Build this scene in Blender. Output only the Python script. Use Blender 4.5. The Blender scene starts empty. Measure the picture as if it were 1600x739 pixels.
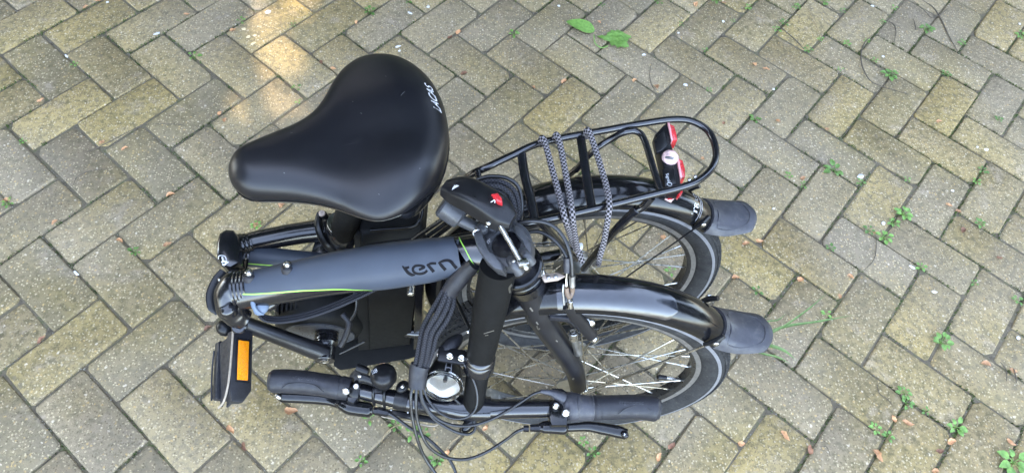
import bpy, bmesh, math, random
from mathutils import Vector, Matrix, noise
from mathutils.bvhtree import BVHTree

scene = bpy.context.scene
C = scene.collection
random.seed(7)
rad = math.radians

# ------------------------------------------------------------------ camera
cam_d = bpy.data.cameras.new('camera')
cam_d.sensor_width = 36.0
cam_d.lens = 24.2863
cam_d.clip_start = 0.02
cam_d.clip_end = 400.0
cam = bpy.data.objects.new('camera', cam_d)
C.objects.link(cam)
_ax = ((0.997074, -0.022090, 0.073175), (-0.017383, 0.866717, 0.498498), (-0.074434, -0.498311, 0.863797))
cam.matrix_world = Matrix((( _ax[0][0], _ax[1][0], _ax[2][0], (-0.18644, -0.36373, 1.33054)[0]),
                           ( _ax[0][1], _ax[1][1], _ax[2][1], (-0.18644, -0.36373, 1.33054)[1]),
                           ( _ax[0][2], _ax[1][2], _ax[2][2], (-0.18644, -0.36373, 1.33054)[2]),
                           (0, 0, 0, 1)))
scene.camera = cam

# ------------------------------------------------------------------ world, sun, exposure
SUN_EL, SUN_AZ = rad(42), rad(118)      # azimuth measured from +X towards +Y, where the sun stands
world = bpy.data.worlds.new('World')
scene.world = world
world.use_nodes = True
wn = world.node_tree
wn.nodes.clear()
wo = wn.nodes.new('ShaderNodeOutputWorld')
bg = wn.nodes.new('ShaderNodeBackground')
sky = wn.nodes.new('ShaderNodeTexSky')
sky.sky_type = 'NISHITA'
sky.sun_disc = False
sky.sun_elevation = SUN_EL
sky.sun_rotation = rad(90) - SUN_AZ
sky.air_density = 1.0
sky.dust_density = 1.5
sky.ozone_density = 1.0
bg.inputs['Strength'].default_value = 0.15
hs = wn.nodes.new('ShaderNodeHueSaturation')          # thin high cloud: the blue of the clear sky is washed out
hs.inputs['Saturation'].default_value = 0.74
wn.links.new(sky.outputs['Color'], hs.inputs['Color'])
wn.links.new(hs.outputs['Color'], bg.inputs['Color'])
wn.links.new(bg.outputs['Background'], wo.inputs['Surface'])

sun_d = bpy.data.lights.new('sun', 'SUN')
sun_d.energy = 0.6
sun_d.angle = rad(0.5)
sun_d.color = (1.0, 0.84, 0.62)
sun = bpy.data.objects.new('sun', sun_d)
C.objects.link(sun)
_sd = Vector((math.cos(SUN_EL) * math.cos(SUN_AZ), math.cos(SUN_EL) * math.sin(SUN_AZ), math.sin(SUN_EL)))
sun.rotation_euler = _sd.to_track_quat('Z', 'Y').to_euler()
sun.location = (0, 0, 6)

scene.view_settings.view_transform = 'Standard'
scene.view_settings.look = 'None'
scene.view_settings.exposure = 3.84
scene.view_settings.gamma = 1.0
scene.render.film_transparent = False
scene.cycles.max_bounces = 8

# ------------------------------------------------------------------ material helpers
def new_mat(name):
    m = bpy.data.materials.new(name)
    m.use_nodes = True
    nt = m.node_tree
    return m, nt, nt.nodes['Principled BSDF']

def node(nt, kind, **kw):
    n = nt.nodes.new(kind)
    for k, v in kw.items():
        setattr(n, k, v)
    return n

def ramp(nt, fac, stops):
    r = nt.nodes.new('ShaderNodeValToRGB')
    els = r.color_ramp.elements
    while len(els) < len(stops):
        els.new(0.5)
    for e, (p, c) in zip(els, stops):
        e.position = p
        e.color = (*c, 1) if len(c) == 3 else c
    nt.links.new(fac, r.inputs['Fac'])
    return r.outputs['Color']

def mix(nt, fac, a, b, mode='MIX'):
    m = nt.nodes.new('ShaderNodeMix')
    m.data_type = 'RGBA'
    m.blend_type = mode
    for sock, v in ((m.inputs[0], fac), (m.inputs[6], a), (m.inputs[7], b)):
        if hasattr(v, 'links'):
            nt.links.new(v, sock)
        elif isinstance(v, (tuple, list)):
            sock.default_value = (*v, 1) if len(v) == 3 else v
        else:
            sock.default_value = v
    return m.outputs[2]

def tex_noise(nt, vec, scale, detail=3, rough=0.55):
    n = node(nt, 'ShaderNodeTexNoise')
    n.inputs['Scale'].default_value = scale
    n.inputs['Detail'].default_value = detail
    n.inputs['Roughness'].default_value = rough
    if vec is not None:
        nt.links.new(vec, n.inputs['Vector'])
    return n.outputs['Fac']

def bump(nt, bs, h, strength, dist):
    b = node(nt, 'ShaderNodeBump')
    b.inputs['Strength'].default_value = strength
    b.inputs['Distance'].default_value = dist
    nt.links.new(h, b.inputs['Height'])
    nt.links.new(b.outputs['Normal'], bs.inputs['Normal'])
    return b

def simple(name, col, rough=0.5, metal=0.0, var=0.25, nscale=60, bumps=0.0, bscale=400, coat=0.0, spec=0.5, dust=0.0, rvar=0.12):
    """plain coated or moulded surface with uneven colour, uneven gloss, fine grain and, if asked, a film of dust"""
    m, nt, bs = new_mat(name)
    pos = node(nt, 'ShaderNodeNewGeometry').outputs['Position']
    n1 = tex_noise(nt, pos, nscale, 4)
    c = ramp(nt, n1, [(0.3, tuple(v * (1 - var) for v in col)), (0.7, tuple(min(1, v * (1 + var)) for v in col))])
    if dust:
        n2 = tex_noise(nt, pos, nscale * 3.1, 6, 0.7)
        d = ramp(nt, n2, [(0.5, (0, 0, 0)), (0.78, (dust, dust, dust))])
        c = mix(nt, d, c, (0.30, 0.28, 0.23))
    nt.links.new(c, bs.inputs['Base Color'])
    n3 = tex_noise(nt, pos, nscale * 2.3, 3)
    r = ramp(nt, n3, [(0.3, (max(0, rough - rvar),) * 3), (0.7, (min(1, rough + rvar),) * 3)])
    nt.links.new(r, bs.inputs['Roughness'])
    bs.inputs['Metallic'].default_value = metal
    bs.inputs['Specular IOR Level'].default_value = spec
    if coat:
        bs.inputs['Coat Weight'].default_value = coat
        bs.inputs['Coat Roughness'].default_value = 0.08
    if bumps:
        bump(nt, bs, tex_noise(nt, pos, bscale, 2), bumps, 0.001)
    return m

def clear(name, col, rough=0.03, ior=1.49):
    m, nt, bs = new_mat(name)
    bs.inputs['Base Color'].default_value = (*col, 1)
    bs.inputs['Transmission Weight'].default_value = 1.0
    bs.inputs['Roughness'].default_value = rough
    bs.inputs['IOR'].default_value = ior
    return m

M = {}
M['saddle'] = simple('saddle_vinyl', (0.006, 0.006, 0.008), 0.36, var=0.12, nscale=25, bumps=0.03, bscale=450, rvar=0.02, spec=0.42)
M['plastic'] = simple('black_plastic', (0.008, 0.008, 0.009), 0.32, var=0.2, dust=0.010, spec=0.30, rvar=0.05)
M['satin'] = simple('satin_black_paint', (0.006, 0.006, 0.008), 0.21, var=0.2, dust=0.004, rvar=0.03, spec=0.80)
M['gloss'] = simple('gloss_black_plastic', (0.006, 0.006, 0.007), 0.13, var=0.3, dust=0.04, rvar=0.05, spec=0.40)
M['frame'] = simple('grey_blue_frame_paint', (0.043, 0.052, 0.070), 0.46, var=0.05, nscale=30, bumps=0.04, bscale=1500, rvar=0.03, spec=0.35)
M['rubber'] = simple('grip_rubber', (0.016, 0.016, 0.020), 0.48, var=0.25, dust=0.05, bumps=0.25, bscale=700, spec=0.4)
M['fork'] = simple('fork_paint', (0.007, 0.007, 0.009), 0.36, var=0.2, dust=0.006, spec=0.5, rvar=0.03)
M['matte'] = simple('matte_black_paint', (0.006, 0.006, 0.006), 0.55, var=0.2, dust=0.008, spec=0.17, rvar=0.05)
M['silver'] = simple('silvered_bowl', (0.95, 0.95, 0.95), 0.45, metal=1.0, var=0.05, rvar=0.05)
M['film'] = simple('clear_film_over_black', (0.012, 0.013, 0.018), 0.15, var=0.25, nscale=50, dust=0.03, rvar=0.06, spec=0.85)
M['flap'] = simple('grey_flap_rubber', (0.033, 0.033, 0.040), 0.45, var=0.2, nscale=35, dust=0.16, bumps=0.1)
M['cable'] = simple('cable_sleeve', (0.012, 0.012, 0.013), 0.30, var=0.2, rvar=0.05)
M['cast'] = simple('cast_black_alloy', (0.045, 0.046, 0.050), 0.36, var=0.25, nscale=80, bumps=0.2, bscale=900, dust=0.02, spec=0.5)
M['chrome'] = simple('bright_steel', (0.50, 0.49, 0.47), 0.25, metal=1.0, var=0.2, rvar=0.1)
M['alloy'] = simple('worn_alloy', (0.36, 0.36, 0.36), 0.38, metal=1.0, var=0.2, rvar=0.1, dust=0.2)
M['spoke'] = simple('spoke_steel', (0.38, 0.36, 0.32), 0.30, metal=1.0, var=0.25, rvar=0.1)
M['rim'] = simple('black_rim_paint', (0.012, 0.012, 0.013), 0.35, var=0.3, dust=0.12)
M['track'] = simple('worn_brake_track', (0.22, 0.21, 0.20), 0.45, metal=0.6, var=0.2, nscale=120, dust=0.15)
M['tan'] = simple('weathered_steel_plate', (0.50, 0.40, 0.33), 0.45, metal=0.5, var=0.2, nscale=150)
M['white'] = simple('white_print', (0.55, 0.55, 0.55), 0.5, var=0.05)
M['lint'] = simple('lint', (0.10, 0.10, 0.10), 0.8, var=0.1)
M['grey_print'] = simple('grey_print', (0.30, 0.30, 0.32), 0.5, var=0.1)
M['dark_print'] = simple('black_print', (0.004, 0.004, 0.006), 0.6, var=0.1, spec=0.15)
M['green'] = simple('green_pinstripe', (0.30, 0.60, 0.08), 0.45, var=0.08)
M['stripe'] = simple('reflective_band', (0.17, 0.17, 0.18), 0.45, var=0.12, nscale=80, dust=0.15)
M['red'] = simple('red_plastic', (0.50, 0.025, 0.03), 0.22, var=0.35, nscale=220, coat=0.4)
M['pale_blue'] = simple('pale_blue_rubber', (0.12, 0.155, 0.21), 0.6, var=0.08)
M['boot'] = simple('brown_rubber_boot', (0.16, 0.11, 0.075), 0.6, var=0.3)
M['tan_edge'] = simple('tan_grip_edge', (0.30, 0.25, 0.19), 0.7, var=0.2, nscale=200)
M['red_lens'] = clear('red_lens', (0.90, 0.06, 0.08), 0.08)
M['clear_lens'] = clear('clear_lens', (0.97, 0.97, 0.97), 0.02)
M['mirror'] = simple('mirror_reflector', (0.90, 0.90, 0.90), 0.10, metal=1.0, var=0.05, rvar=0.04)
M['bore_shade'] = simple('bore_shade_black', (0.006, 0.006, 0.006), 0.8, var=0.1)  # near-black so the bore reads as shaded depth

def orange_mat():
    m, nt, bs = new_mat('orange_reflector')
    pos = node(nt, 'ShaderNodeNewGeometry').outputs['Position']
    v = node(nt, 'ShaderNodeTexVoronoi')
    v.inputs['Scale'].default_value = 600
    nt.links.new(pos, v.inputs['Vector'])
    c = ramp(nt, v.outputs['Distance'], [(0.0, (0.95, 0.36, 0.01)), (0.8, (0.80, 0.22, 0.005))])
    nt.links.new(c, bs.inputs['Base Color'])
    bs.inputs['Roughness'].default_value = 0.2
    bump(nt, bs, v.outputs['Distance'], 0.3, 0.001)
    return m
M['orange'] = orange_mat()
M['pink_lens'] = simple('pale_pink_lens', (0.66, 0.46, 0.44), 0.12, var=0.45, nscale=160, coat=0.6)
M['pink_edge'] = simple('pink_lens_edge', (0.65, 0.30, 0.30), 0.2, var=0.15, coat=0.4)

def tyre_mat():
    m, nt, bs = new_mat('tyre_rubber')
    pos = node(nt, 'ShaderNodeNewGeometry').outputs['Position']
    n1 = tex_noise(nt, pos, 40, 5, 0.65)
    c = ramp(nt, n1, [(0.3, (0.018, 0.018, 0.019)), (0.7, (0.042, 0.042, 0.042))])
    n2 = tex_noise(nt, pos, 260, 3, 0.6)
    d = ramp(nt, n2, [(0.55, (0, 0, 0)), (0.8, (0.22, 0.22, 0.22))])
    c = mix(nt, d, c, (0.24, 0.22, 0.18))
    nt.links.new(c, bs.inputs['Base Color'])
    bs.inputs['Roughness'].default_value = 0.78
    bs.inputs['Specular IOR Level'].default_value = 0.2
    bump(nt, bs, n2, 0.25, 0.001)
    return m
M['tyre'] = tyre_mat()

def braid_mat(name, scale, dark, light, thr):
    """woven sleeve: two sets of helical strands read from the surface's own UV map"""
    m, nt, bs = new_mat(name)
    uv = node(nt, 'ShaderNodeUVMap').outputs['UV']
    mp = node(nt, 'ShaderNodeMapping')
    mp.inputs['Scale'].default_value = (scale[0], scale[1], 1)
    nt.links.new(uv, mp.inputs['Vector'])
    ch = node(nt, 'ShaderNodeTexChecker')
    ch.inputs['Scale'].default_value = 1.0
    nt.links.new(mp.outputs['Vector'], ch.inputs['Vector'])
    pos = node(nt, 'ShaderNodeNewGeometry').outputs['Position']
    n1 = tex_noise(nt, pos, 500, 2)
    lt = ramp(nt, n1, [(0.3, tuple(v * 0.7 for v in light)), (0.7, light)])
    c = mix(nt, ch.outputs['Fac'], dark, lt)
    nt.links.new(c, bs.inputs['Base Color'])
    bs.inputs['Roughness'].default_value = 0.75
    bs.inputs['Specular IOR Level'].default_value = 0.2
    bump(nt, bs, ch.outputs['Fac'], 0.5, 0.0006)
    return m
M['braid'] = braid_mat('woven_cable_sleeve', (8, 480), (0.008, 0.008, 0.010), (0.045, 0.045, 0.052), 0.5)
M['cord'] = braid_mat('woven_elastic_cord', (8, 360), (0.008, 0.008, 0.008), (0.27, 0.245, 0.25), 0.5)

def paver_mat(name='concrete_paver', per_object=True):
    m, nt, bs = new_mat(name)
    pos = node(nt, 'ShaderNodeNewGeometry').outputs['Position']
    if per_object:
        rnd = node(nt, 'ShaderNodeObjectInfo').outputs['Random']
    else:
        rnd = tex_noise(nt, pos, 6, 0)
    tone = ramp(nt, rnd, [(0.0, (0.295, 0.240, 0.130)), (0.18, (0.175, 0.155, 0.105)), (0.38, (0.310, 0.250, 0.115)),
                          (0.58, (0.200, 0.172, 0.125)), (0.76, (0.345, 0.280, 0.125)), (0.90, (0.240, 0.208, 0.150)), (1.0, (0.270, 0.228, 0.130))])
    # cement film: broad light and dark patches, olive algae, lilac bare patches
    big = tex_noise(nt, pos, 9, 5, 0.62)
    c = mix(nt, ramp(nt, big, [(0.44, (0, 0, 0)), (0.66, (0.60, 0.60, 0.60))]), tone, (0.250, 0.210, 0.095))
    off = node(nt, 'ShaderNodeVectorMath', operation='ADD')
    off.inputs[1].default_value = (3.7, 8.1, 2.2)
    nt.links.new(pos, off.inputs[0])
    lil = tex_noise(nt, off.outputs[0], 16, 5, 0.66)
    c = mix(nt, ramp(nt, lil, [(0.56, (0, 0, 0)), (0.68, (0.55, 0.55, 0.55))]), c, (0.320, 0.285, 0.250))
    mid = tex_noise(nt, pos, 70, 6, 0.72)
    c = mix(nt, ramp(nt, mid, [(0.38, (0.85, 0.85, 0.85)), (0.54, (0, 0, 0))]), c, (0.110, 0.100, 0.060))
    # some stretches of the paving are greyer, others yellower with algae
    reg = tex_noise(nt, pos, 2.1, 2)
    c = mix(nt, ramp(nt, reg, [(0.42, (0.45, 0.45, 0.45)), (0.58, (0, 0, 0))]), c, (0.235, 0.216, 0.188))
    # exposed aggregate
    def chips(scale, thr, col, amount, prev, seedoff):
        o2 = node(nt, 'ShaderNodeVectorMath', operation='ADD')
        o2.inputs[1].default_value = seedoff
        nt.links.new(pos, o2.inputs[0])
        v = node(nt, 'ShaderNodeTexVoronoi')
        v.inputs['Scale'].default_value = scale
        v.inputs['Randomness'].default_value = 1.0
        wob = node(nt, 'ShaderNodeTexNoise')
        wob.inputs['Scale'].default_value = scale * 2.2
        nt.links.new(o2.outputs[0], wob.inputs['Vector'])
        ws = node(nt, 'ShaderNodeVectorMath', operation='SCALE')
        ws.inputs['Scale'].default_value = 0.9 / scale
        nt.links.new(wob.outputs['Color'], ws.inputs[0])
        wa = node(nt, 'ShaderNodeVectorMath', operation='ADD')
        nt.links.new(o2.outputs[0], wa.inputs[0])
        nt.links.new(ws.outputs[0], wa.inputs[1])
        nt.links.new(wa.outputs[0], v.inputs['Vector'])
        near = ramp(nt, v.outputs['Distance'], [(0.22, (1, 1, 1)), (0.42, (0, 0, 0))])
        sep = node(nt, 'ShaderNodeSeparateColor')
        nt.links.new(v.outputs['Color'], sep.inputs['Color'])
        pick = ramp(nt, sep.outputs['Red'], [(thr, (0, 0, 0)), (thr + 0.03, (amount,) * 3)])
        f = mix(nt, 1.0, near, pick, 'MULTIPLY')
        return mix(nt, f, prev, col), f
    c, f1 = chips(175, 0.46, (0.42, 0.375, 0.27), 0.90, c, (0, 0, 0))
    c, f2 = chips(210, 0.56, (0.105, 0.090, 0.060), 0.75, c, (5, 2, 1))
    c, f5 = chips(65, 0.93, (0.15, 0.135, 0.10), 0.7, c, (4, 4, 9))
    c, f3 = chips(135, 0.945, (0.54, 0.50, 0.43), 0.75, c, (1, 7, 4))
    c, f4 = chips(150, 0.88, (0.40, 0.30, 0.15), 0.8, c, (9, 3, 6))
    c = mix(nt, 1.0, c, (1.15, 1.04, 0.89), 'MULTIPLY')
    nt.links.new(c, bs.inputs['Base Color'])
    bs.inputs['Roughness'].default_value = 0.88
    bs.inputs['Specular IOR Level'].default_value = 0.3
    fine = tex_noise(nt, pos, 420, 4, 0.7)
    h = mix(nt, 0.5, fine, mid)
    h = mix(nt, 0.35, h, f1)
    bump(nt, bs, h, 0.75, 0.0030)
    return m
M['paver'] = paver_mat()
M['paver_far'] = paver_mat('concrete_paver_far', False)

def soil_mat():
    m, nt, bs = new_mat('joint_soil')
    pos = node(nt, 'ShaderNodeNewGeometry').outputs['Position']
    a = tex_noise(nt, pos, 45, 5, 0.7)
    c = ramp(nt, a, [(0.3, (0.085, 0.068, 0.045)), (0.5, (0.160, 0.130, 0.085)), (0.7, (0.110, 0.115, 0.042))])
    b = tex_noise(nt, pos, 500, 3, 0.7)
    c = mix(nt, ramp(nt, b, [(0.58, (0, 0, 0)), (0.75, (0.6, 0.6, 0.6))]), c, (0.22, 0.20, 0.16))
    nt.links.new(c, bs.inputs['Base Color'])
    bs.inputs['Roughness'].default_value = 0.95
    bump(nt, bs, b, 0.8, 0.003)
    return m
M['soil'] = soil_mat()

def leafy(name, a, b, rough=0.5, trans=0.15, per_object=True):
    m, nt, bs = new_mat(name)
    pos = node(nt, 'ShaderNodeNewGeometry').outputs['Position']
    n1 = tex_noise(nt, pos, 130, 4, 0.6)
    c = ramp(nt, n1, [(0.3, a), (0.7, b)])
    if per_object:
        rnd = node(nt, 'ShaderNodeObjectInfo').outputs['Random']
        hs = node(nt, 'ShaderNodeHueSaturation')
        nt.links.new(c, hs.inputs['Color'])
        nt.links.new(ramp(nt, rnd, [(0, (0.70,) * 3), (1, (1.35,) * 3)]), hs.inputs['Value'])
        c = hs.outputs['Color']
    nt.links.new(c, bs.inputs['Base Color'])
    bs.inputs['Roughness'].default_value = rough
    bs.inputs['Subsurface Weight'].default_value = trans
    bs.inputs['Subsurface Radius'].default_value = (0.003, 0.004, 0.001)
    bump(nt, bs, tex_noise(nt, pos, 350, 3), 0.3, 0.001)
    return m
M['weed'] = leafy('weed_leaf', (0.080, 0.170, 0.028), (0.17, 0.30, 0.065))
M['grass'] = leafy('grass_blade', (0.12, 0.21, 0.045), (0.22, 0.33, 0.10))
M['moss'] = leafy('joint_moss', (0.035, 0.065, 0.012), (0.085, 0.110, 0.025), 0.9, per_object=False)
M['dry'] = leafy('dry_leaf', (0.34, 0.16, 0.065), (0.58, 0.32, 0.16), 0.6)
M['brown'] = leafy('brown_leaf', (0.13, 0.055, 0.030), (0.26, 0.13, 0.07), 0.7)
M['twig'] = simple('twig_bark', (0.085, 0.068, 0.048), 0.8, var=0.4, nscale=200)
M['straw'] = simple('dry_stem', (0.30, 0.22, 0.12), 0.8, var=0.3, nscale=200)
M['flake'] = simple('white_flake', (0.62, 0.61, 0.60), 0.7, var=0.2, nscale=200)
M['grit'] = simple('joint_grit', (0.20, 0.18, 0.14), 0.9, var=0.6, nscale=350)
M['tree_leaf'] = leafy('tree_leaf', (0.035, 0.075, 0.02), (0.06, 0.11, 0.03), per_object=False)
M['bark'] = simple('tree_bark', (0.10, 0.08, 0.06), 0.9, var=0.4, nscale=30, bumps=0.6, bscale=60)
M['petal'] = simple('cream_petal', (0.62, 0.50, 0.30), 0.6, var=0.2, nscale=150)

# ------------------------------------------------------------------ mesh helpers
def smooth_path(pts, k, closed=False):
    P = [Vector(p) for p in pts]
    n = len(P)
    if k <= 1 or n < 3:
        return P
    out = []
    segs = n if closed else n - 1
    for i in range(segs):
        p1, p2 = P[i % n], P[(i + 1) % n]
        p0 = P[(i - 1) % n] if (closed or i > 0) else p1 * 2 - p2
        p3 = P[(i + 2) % n] if (closed or i + 2 < n) else p2 * 2 - p1
        for j in range(k):
            t = j / k
            out.append(0.5 * ((2 * p1) + (p2 - p0) * t + (2 * p0 - 5 * p1 + 4 * p2 - p3) * t * t + (3 * p1 - p0 - 3 * p2 + p3) * t ** 3))
    if not closed:
        out.append(P[-1])
    return out

def lerp_list(r, n):
    if isinstance(r, (int, float)):
        return [r] * n
    m = len(r)
    out = []
    for i in range(n):
        t = i / (n - 1) * (m - 1) if n > 1 else 0
        a = min(int(t), m - 2) if m > 1 else 0
        f = t - a
        f = f * f * (3 - 2 * f)
        out.append(r[a] * (1 - f) + r[min(a + 1, m - 1)] * f)
    return out

class MB:
    def __init__(self):
        self.v, self.f, self.uv = [], [], []
    def add(self, verts, faces, uvs=None):
        o = len(self.v)
        self.v += [Vector(p) for p in verts]
        self.f += [tuple(i + o for i in f) for f in faces]
        self.uv += uvs if uvs else [None] * len(faces)
        return self
    def loft(self, rings, cap=True, closed=False, uvlen=False):
        n = len(rings[0])
        vs = [p for r in rings for p in r]
        fs, uvs = [], []
        L = [0.0]
        for a, b in zip(rings, rings[1:]):
            L.append(L[-1] + (sum((Vector(p) for p in b), Vector()) / n - sum((Vector(p) for p in a), Vector()) / n).length)
        m = len(rings)
        for i in range(m if closed else m - 1):
            i2 = (i + 1) % m
            for j in range(n):
                j2 = (j + 1) % n
                fs.append((i * n + j, i * n + j2, i2 * n + j2, i2 * n + j))
                l1 = L[i + 1] if i + 1 < m else L[-1] + 0.001
                uvs.append(((j / n, L[i]), ((j + 1) / n, L[i]), ((j + 1) / n, l1), (j / n, l1)))
        if cap and not closed:
            fs.append(tuple(range(n - 1, -1, -1)))
            fs.append(tuple(range((m - 1) * n, m * n)))
            uvs += [None, None]
        return self.add(vs, fs, uvs)
    def tube(self, pts, r, n=10, k=6, closed=False, cap=True, flat=1.0, up=None):
        """round (or, with flat < 1, oval) tube along a smoothed path; flat squeezes across up"""
        P = smooth_path(pts, k, closed)
        rr = lerp_list(r, len(P))
        rings = []
        prev = None
        for i, p in enumerate(P):
            a = P[(i - 1) % len(P)] if (closed or i > 0) else p
            b = P[(i + 1) % len(P)] if (closed or i < len(P) - 1) else p
            t = (b - a)
            t = t.normalized() if t.length > 1e-9 else Vector((0, 0, 1))
            if up is not None:
                x = Vector(up).cross(t)
                x.normalize()
            elif prev is None:
                x = t.orthogonal().normalized()
            else:
                x = prev - t * prev.dot(t)
                x.normalize()
            prev = x
            y = t.cross(x)
            rings.append([p + x * (rr[i] * math.cos(2 * math.pi * j / n)) + y * (rr[i] * flat * math.sin(2 * math.pi * j / n)) for j in range(n)])
        return self.loft(rings, cap, closed)
    def lathe(self, prof, o, axis, n=24, ref=None, cap=True):
        """prof: (distance along axis, radius)"""
        ax = Vector(axis).normalized()
        x = (Vector(ref) if ref else ax.orthogonal())
        x = (x - ax * x.dot(ax)).normalized()
        y = ax.cross(x)
        o = Vector(o)
        return self.loft([[o + ax * t + (x * math.cos(2 * math.pi * j / n) + y * math.sin(2 * math.pi * j / n)) * r for j in range(n)] for t, r in prof], cap)
    def cyl(self, a, b, r, n=16, bev=0.0008):
        a, b = Vector(a), Vector(b)
        L = (b - a).length
        bev = min(bev, L * 0.3, r * 0.4)
        return self.lathe([(0, r - bev), (bev, r), (L - bev, r), (L, r - bev)], a, b - a, n)
    def ball(self, o, r, n=14, sq=(1, 1, 1), axis=(0, 0, 1), half=False):
        k = n // 2
        ax = Vector(axis).normalized()
        x = ax.orthogonal().normalized()
        y = ax.cross(x)
        o = Vector(o)
        rings = []
        lo = 0 if half else -k
        for i in range(lo, k + 1):
            a = math.pi / 2 * i / k
            ca = max(math.cos(a), 0.01)
            rings.append([o + ax * (math.sin(a) * r * sq[2]) + x * (ca * r * sq[0] * math.cos(2 * math.pi * j / n)) + y * (ca * r * sq[1] * math.sin(2 * math.pi * j / n)) for j in range(n)])
        return self.loft(rings)
    def prism(self, poly, off, bev=0.0015):
        """polygon of points, swept by the vector off, with its rims rounded off"""
        P = [Vector(p) for p in poly]
        off = Vector(off)
        c = sum(P, Vector()) / len(P)
        d = off.normalized()
        def ring(s, t):
            out = []
            for p in P:
                q = p - c
                L = q.length
                out.append(c + q * max(0.1, (L - s) / L) + off * 0 + d * t)
            return out
        h = off.length
        b = min(bev, h * 0.4)
        return self.loft([ring(b, 0), ring(b * 0.3, b * 0.3), ring(0, b), ring(0, h - b), ring(b * 0.3, h - b * 0.3), ring(b, h)])
    def rbox(self, o, ex, ey, ez, hx, hy, hz, rc=0.003, bev=0.0015, seg=3):
        """box with rounded upright edges (radius rc) and softened rims"""
        ex, ey, ez, o = Vector(ex).normalized(), Vector(ey).normalized(), Vector(ez).normalized(), Vector(o)
        rc = min(rc, hx * 0.98, hy * 0.98)
        def ring(z, s):
            out = []
            for cx, cy, a0 in ((1, 1, 0), (-1, 1, 90), (-1, -1, 180), (1, -1, 270)):
                for i in range(seg + 1):
                    a = rad(a0 + 90 * i / seg)
                    out.append(o + ex * (cx * (hx - rc) + math.cos(a) * max(rc - s, 0.0001)) + ey * (cy * (hy - rc) + math.sin(a) * max(rc - s, 0.0001)) + ez * z)
            return out
        b = min(bev, hz * 0.6, rc * 0.8)
        return self.loft([ring(-hz, b), ring(-hz + b * 0.3, b * 0.3), ring(-hz + b, 0), ring(hz - b, 0), ring(hz - b * 0.3, b * 0.3), ring(hz, b)])
    def xform(self, mat):
        self.v = [mat @ p for p in self.v]
        return self
    def mesh(self, name, mat, angle=38):
        me = bpy.data.meshes.new(name)
        me.from_pydata([tuple(p) for p in self.v], [], self.f)
        if any(u for u in self.uv):
            lay = me.uv_layers.new(name='UVMap')
            for poly, u in zip(me.polygons, self.uv):
                if u:
                    for li, q in zip(poly.loop_indices, u):
                        lay.data[li].uv = q
        me.materials.append(M[mat] if isinstance(mat, str) else mat)
        bm = bmesh.new()
        bm.from_mesh(me)
        bmesh.ops.recalc_face_normals(bm, faces=bm.faces)
        bm.to_mesh(me)
        bm.free()
        me.shade_smooth()
        me.set_sharp_from_angle(angle=rad(angle))
        return me
    def build(self, name, mat, parent=None, angle=38):
        o = bpy.data.objects.new(name, self.mesh(name, mat, angle))
        C.objects.link(o)
        if parent:
            attach(o, parent)
        return o

WORLD = {}          # world matrices of the objects that carry children
def attach(o, parent):
    """parent o and keep it where it stands"""
    o.parent = parent
    o.matrix_parent_inverse = WORLD.get(parent.name, Matrix()).inverted()
def thing(name, label, cat, loc, group=None):
    o = bpy.data.objects.new(name, None)
    o.empty_display_size = 0.05
    C.objects.link(o)
    o.location = loc
    WORLD[o.name] = Matrix.Translation(loc)
    tag(o, label, cat, group)
    return o
def tag(o, label=None, cat=None, group=None, kind=None):
    for k, v in (('label', label), ('category', cat), ('group', group), ('kind', kind)):
        if v:
            o[k] = v
    return o

def ribbon_on(target, lines, direction, lift=0.0004, sub=10):
    """printed strokes laid on a surface: every line is a list of (point, half width), cast onto target along direction"""
    bv = BVHTree.FromPolygons([tuple(p) for p in target.v], target.f)
    d0 = Vector(direction).normalized()
    mb = MB()
    for line in lines:
        P = [Vector(p) for p, w in line]
        W = [w for p, w in line]
        Q = smooth_path(P, sub)
        ww = lerp_list(W, len(Q))
        rows = []
        for i, q in enumerate(Q):
            t = (Q[min(i + 1, len(Q) - 1)] - Q[max(i - 1, 0)]).normalized()
            s = t.cross(d0).normalized()
            row = []
            for e in (-1, 0, 1):
                o = q + s * (ww[i] * e)
                hit = bv.ray_cast(o - d0 * 0.12, d0, 0.6)
                row.append((hit[0] - d0 * lift) if hit[0] else None)
            if all(r is not None for r in row):
                rows.append(row)
        vs = [p for r in rows for p in r]
        fs = []
        for i in range(len(rows) - 1):
            for j in (0, 1):
                fs.append((i * 3 + j, i * 3 + j + 1, i * 3 + j + 4, i * 3 + j + 3))
        if fs:
            mb.add(vs, fs)
    return mb

def text_on(target, body, o, ex, ey, size, direction, lift=0.0004, shear=0.0, bold=0.0):
    cu = bpy.data.curves.new('lettering', 'FONT')
    cu.body = body
    cu.size = 1.0
    cu.shear = shear
    cu.offset = bold
    tmp = bpy.data.objects.new('lettering', cu)
    C.objects.link(tmp)
    dg = bpy.context.evaluated_depsgraph_get()
    me = tmp.evaluated_get(dg).to_mesh()
    pts = [v.co.copy() for v in me.vertices]
    fs = [tuple(p.vertices) for p in me.polygons]
    tmp.evaluated_get(dg).to_mesh_clear()
    bpy.data.objects.remove(tmp)
    bpy.data.curves.remove(cu)
    bv = BVHTree.FromPolygons([tuple(p) for p in target.v], target.f)
    d0 = Vector(direction).normalized()
    o, ex, ey = Vector(o), Vector(ex), Vector(ey)
    out = []
    for p in pts:
        q = o + ex * (p.x * size) + ey * (p.y * size)
        h = bv.ray_cast(q - d0 * 0.12, d0, 0.6)
        out.append((h[0] if h[0] else q) - d0 * lift)
    return MB().add(out, fs)

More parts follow.
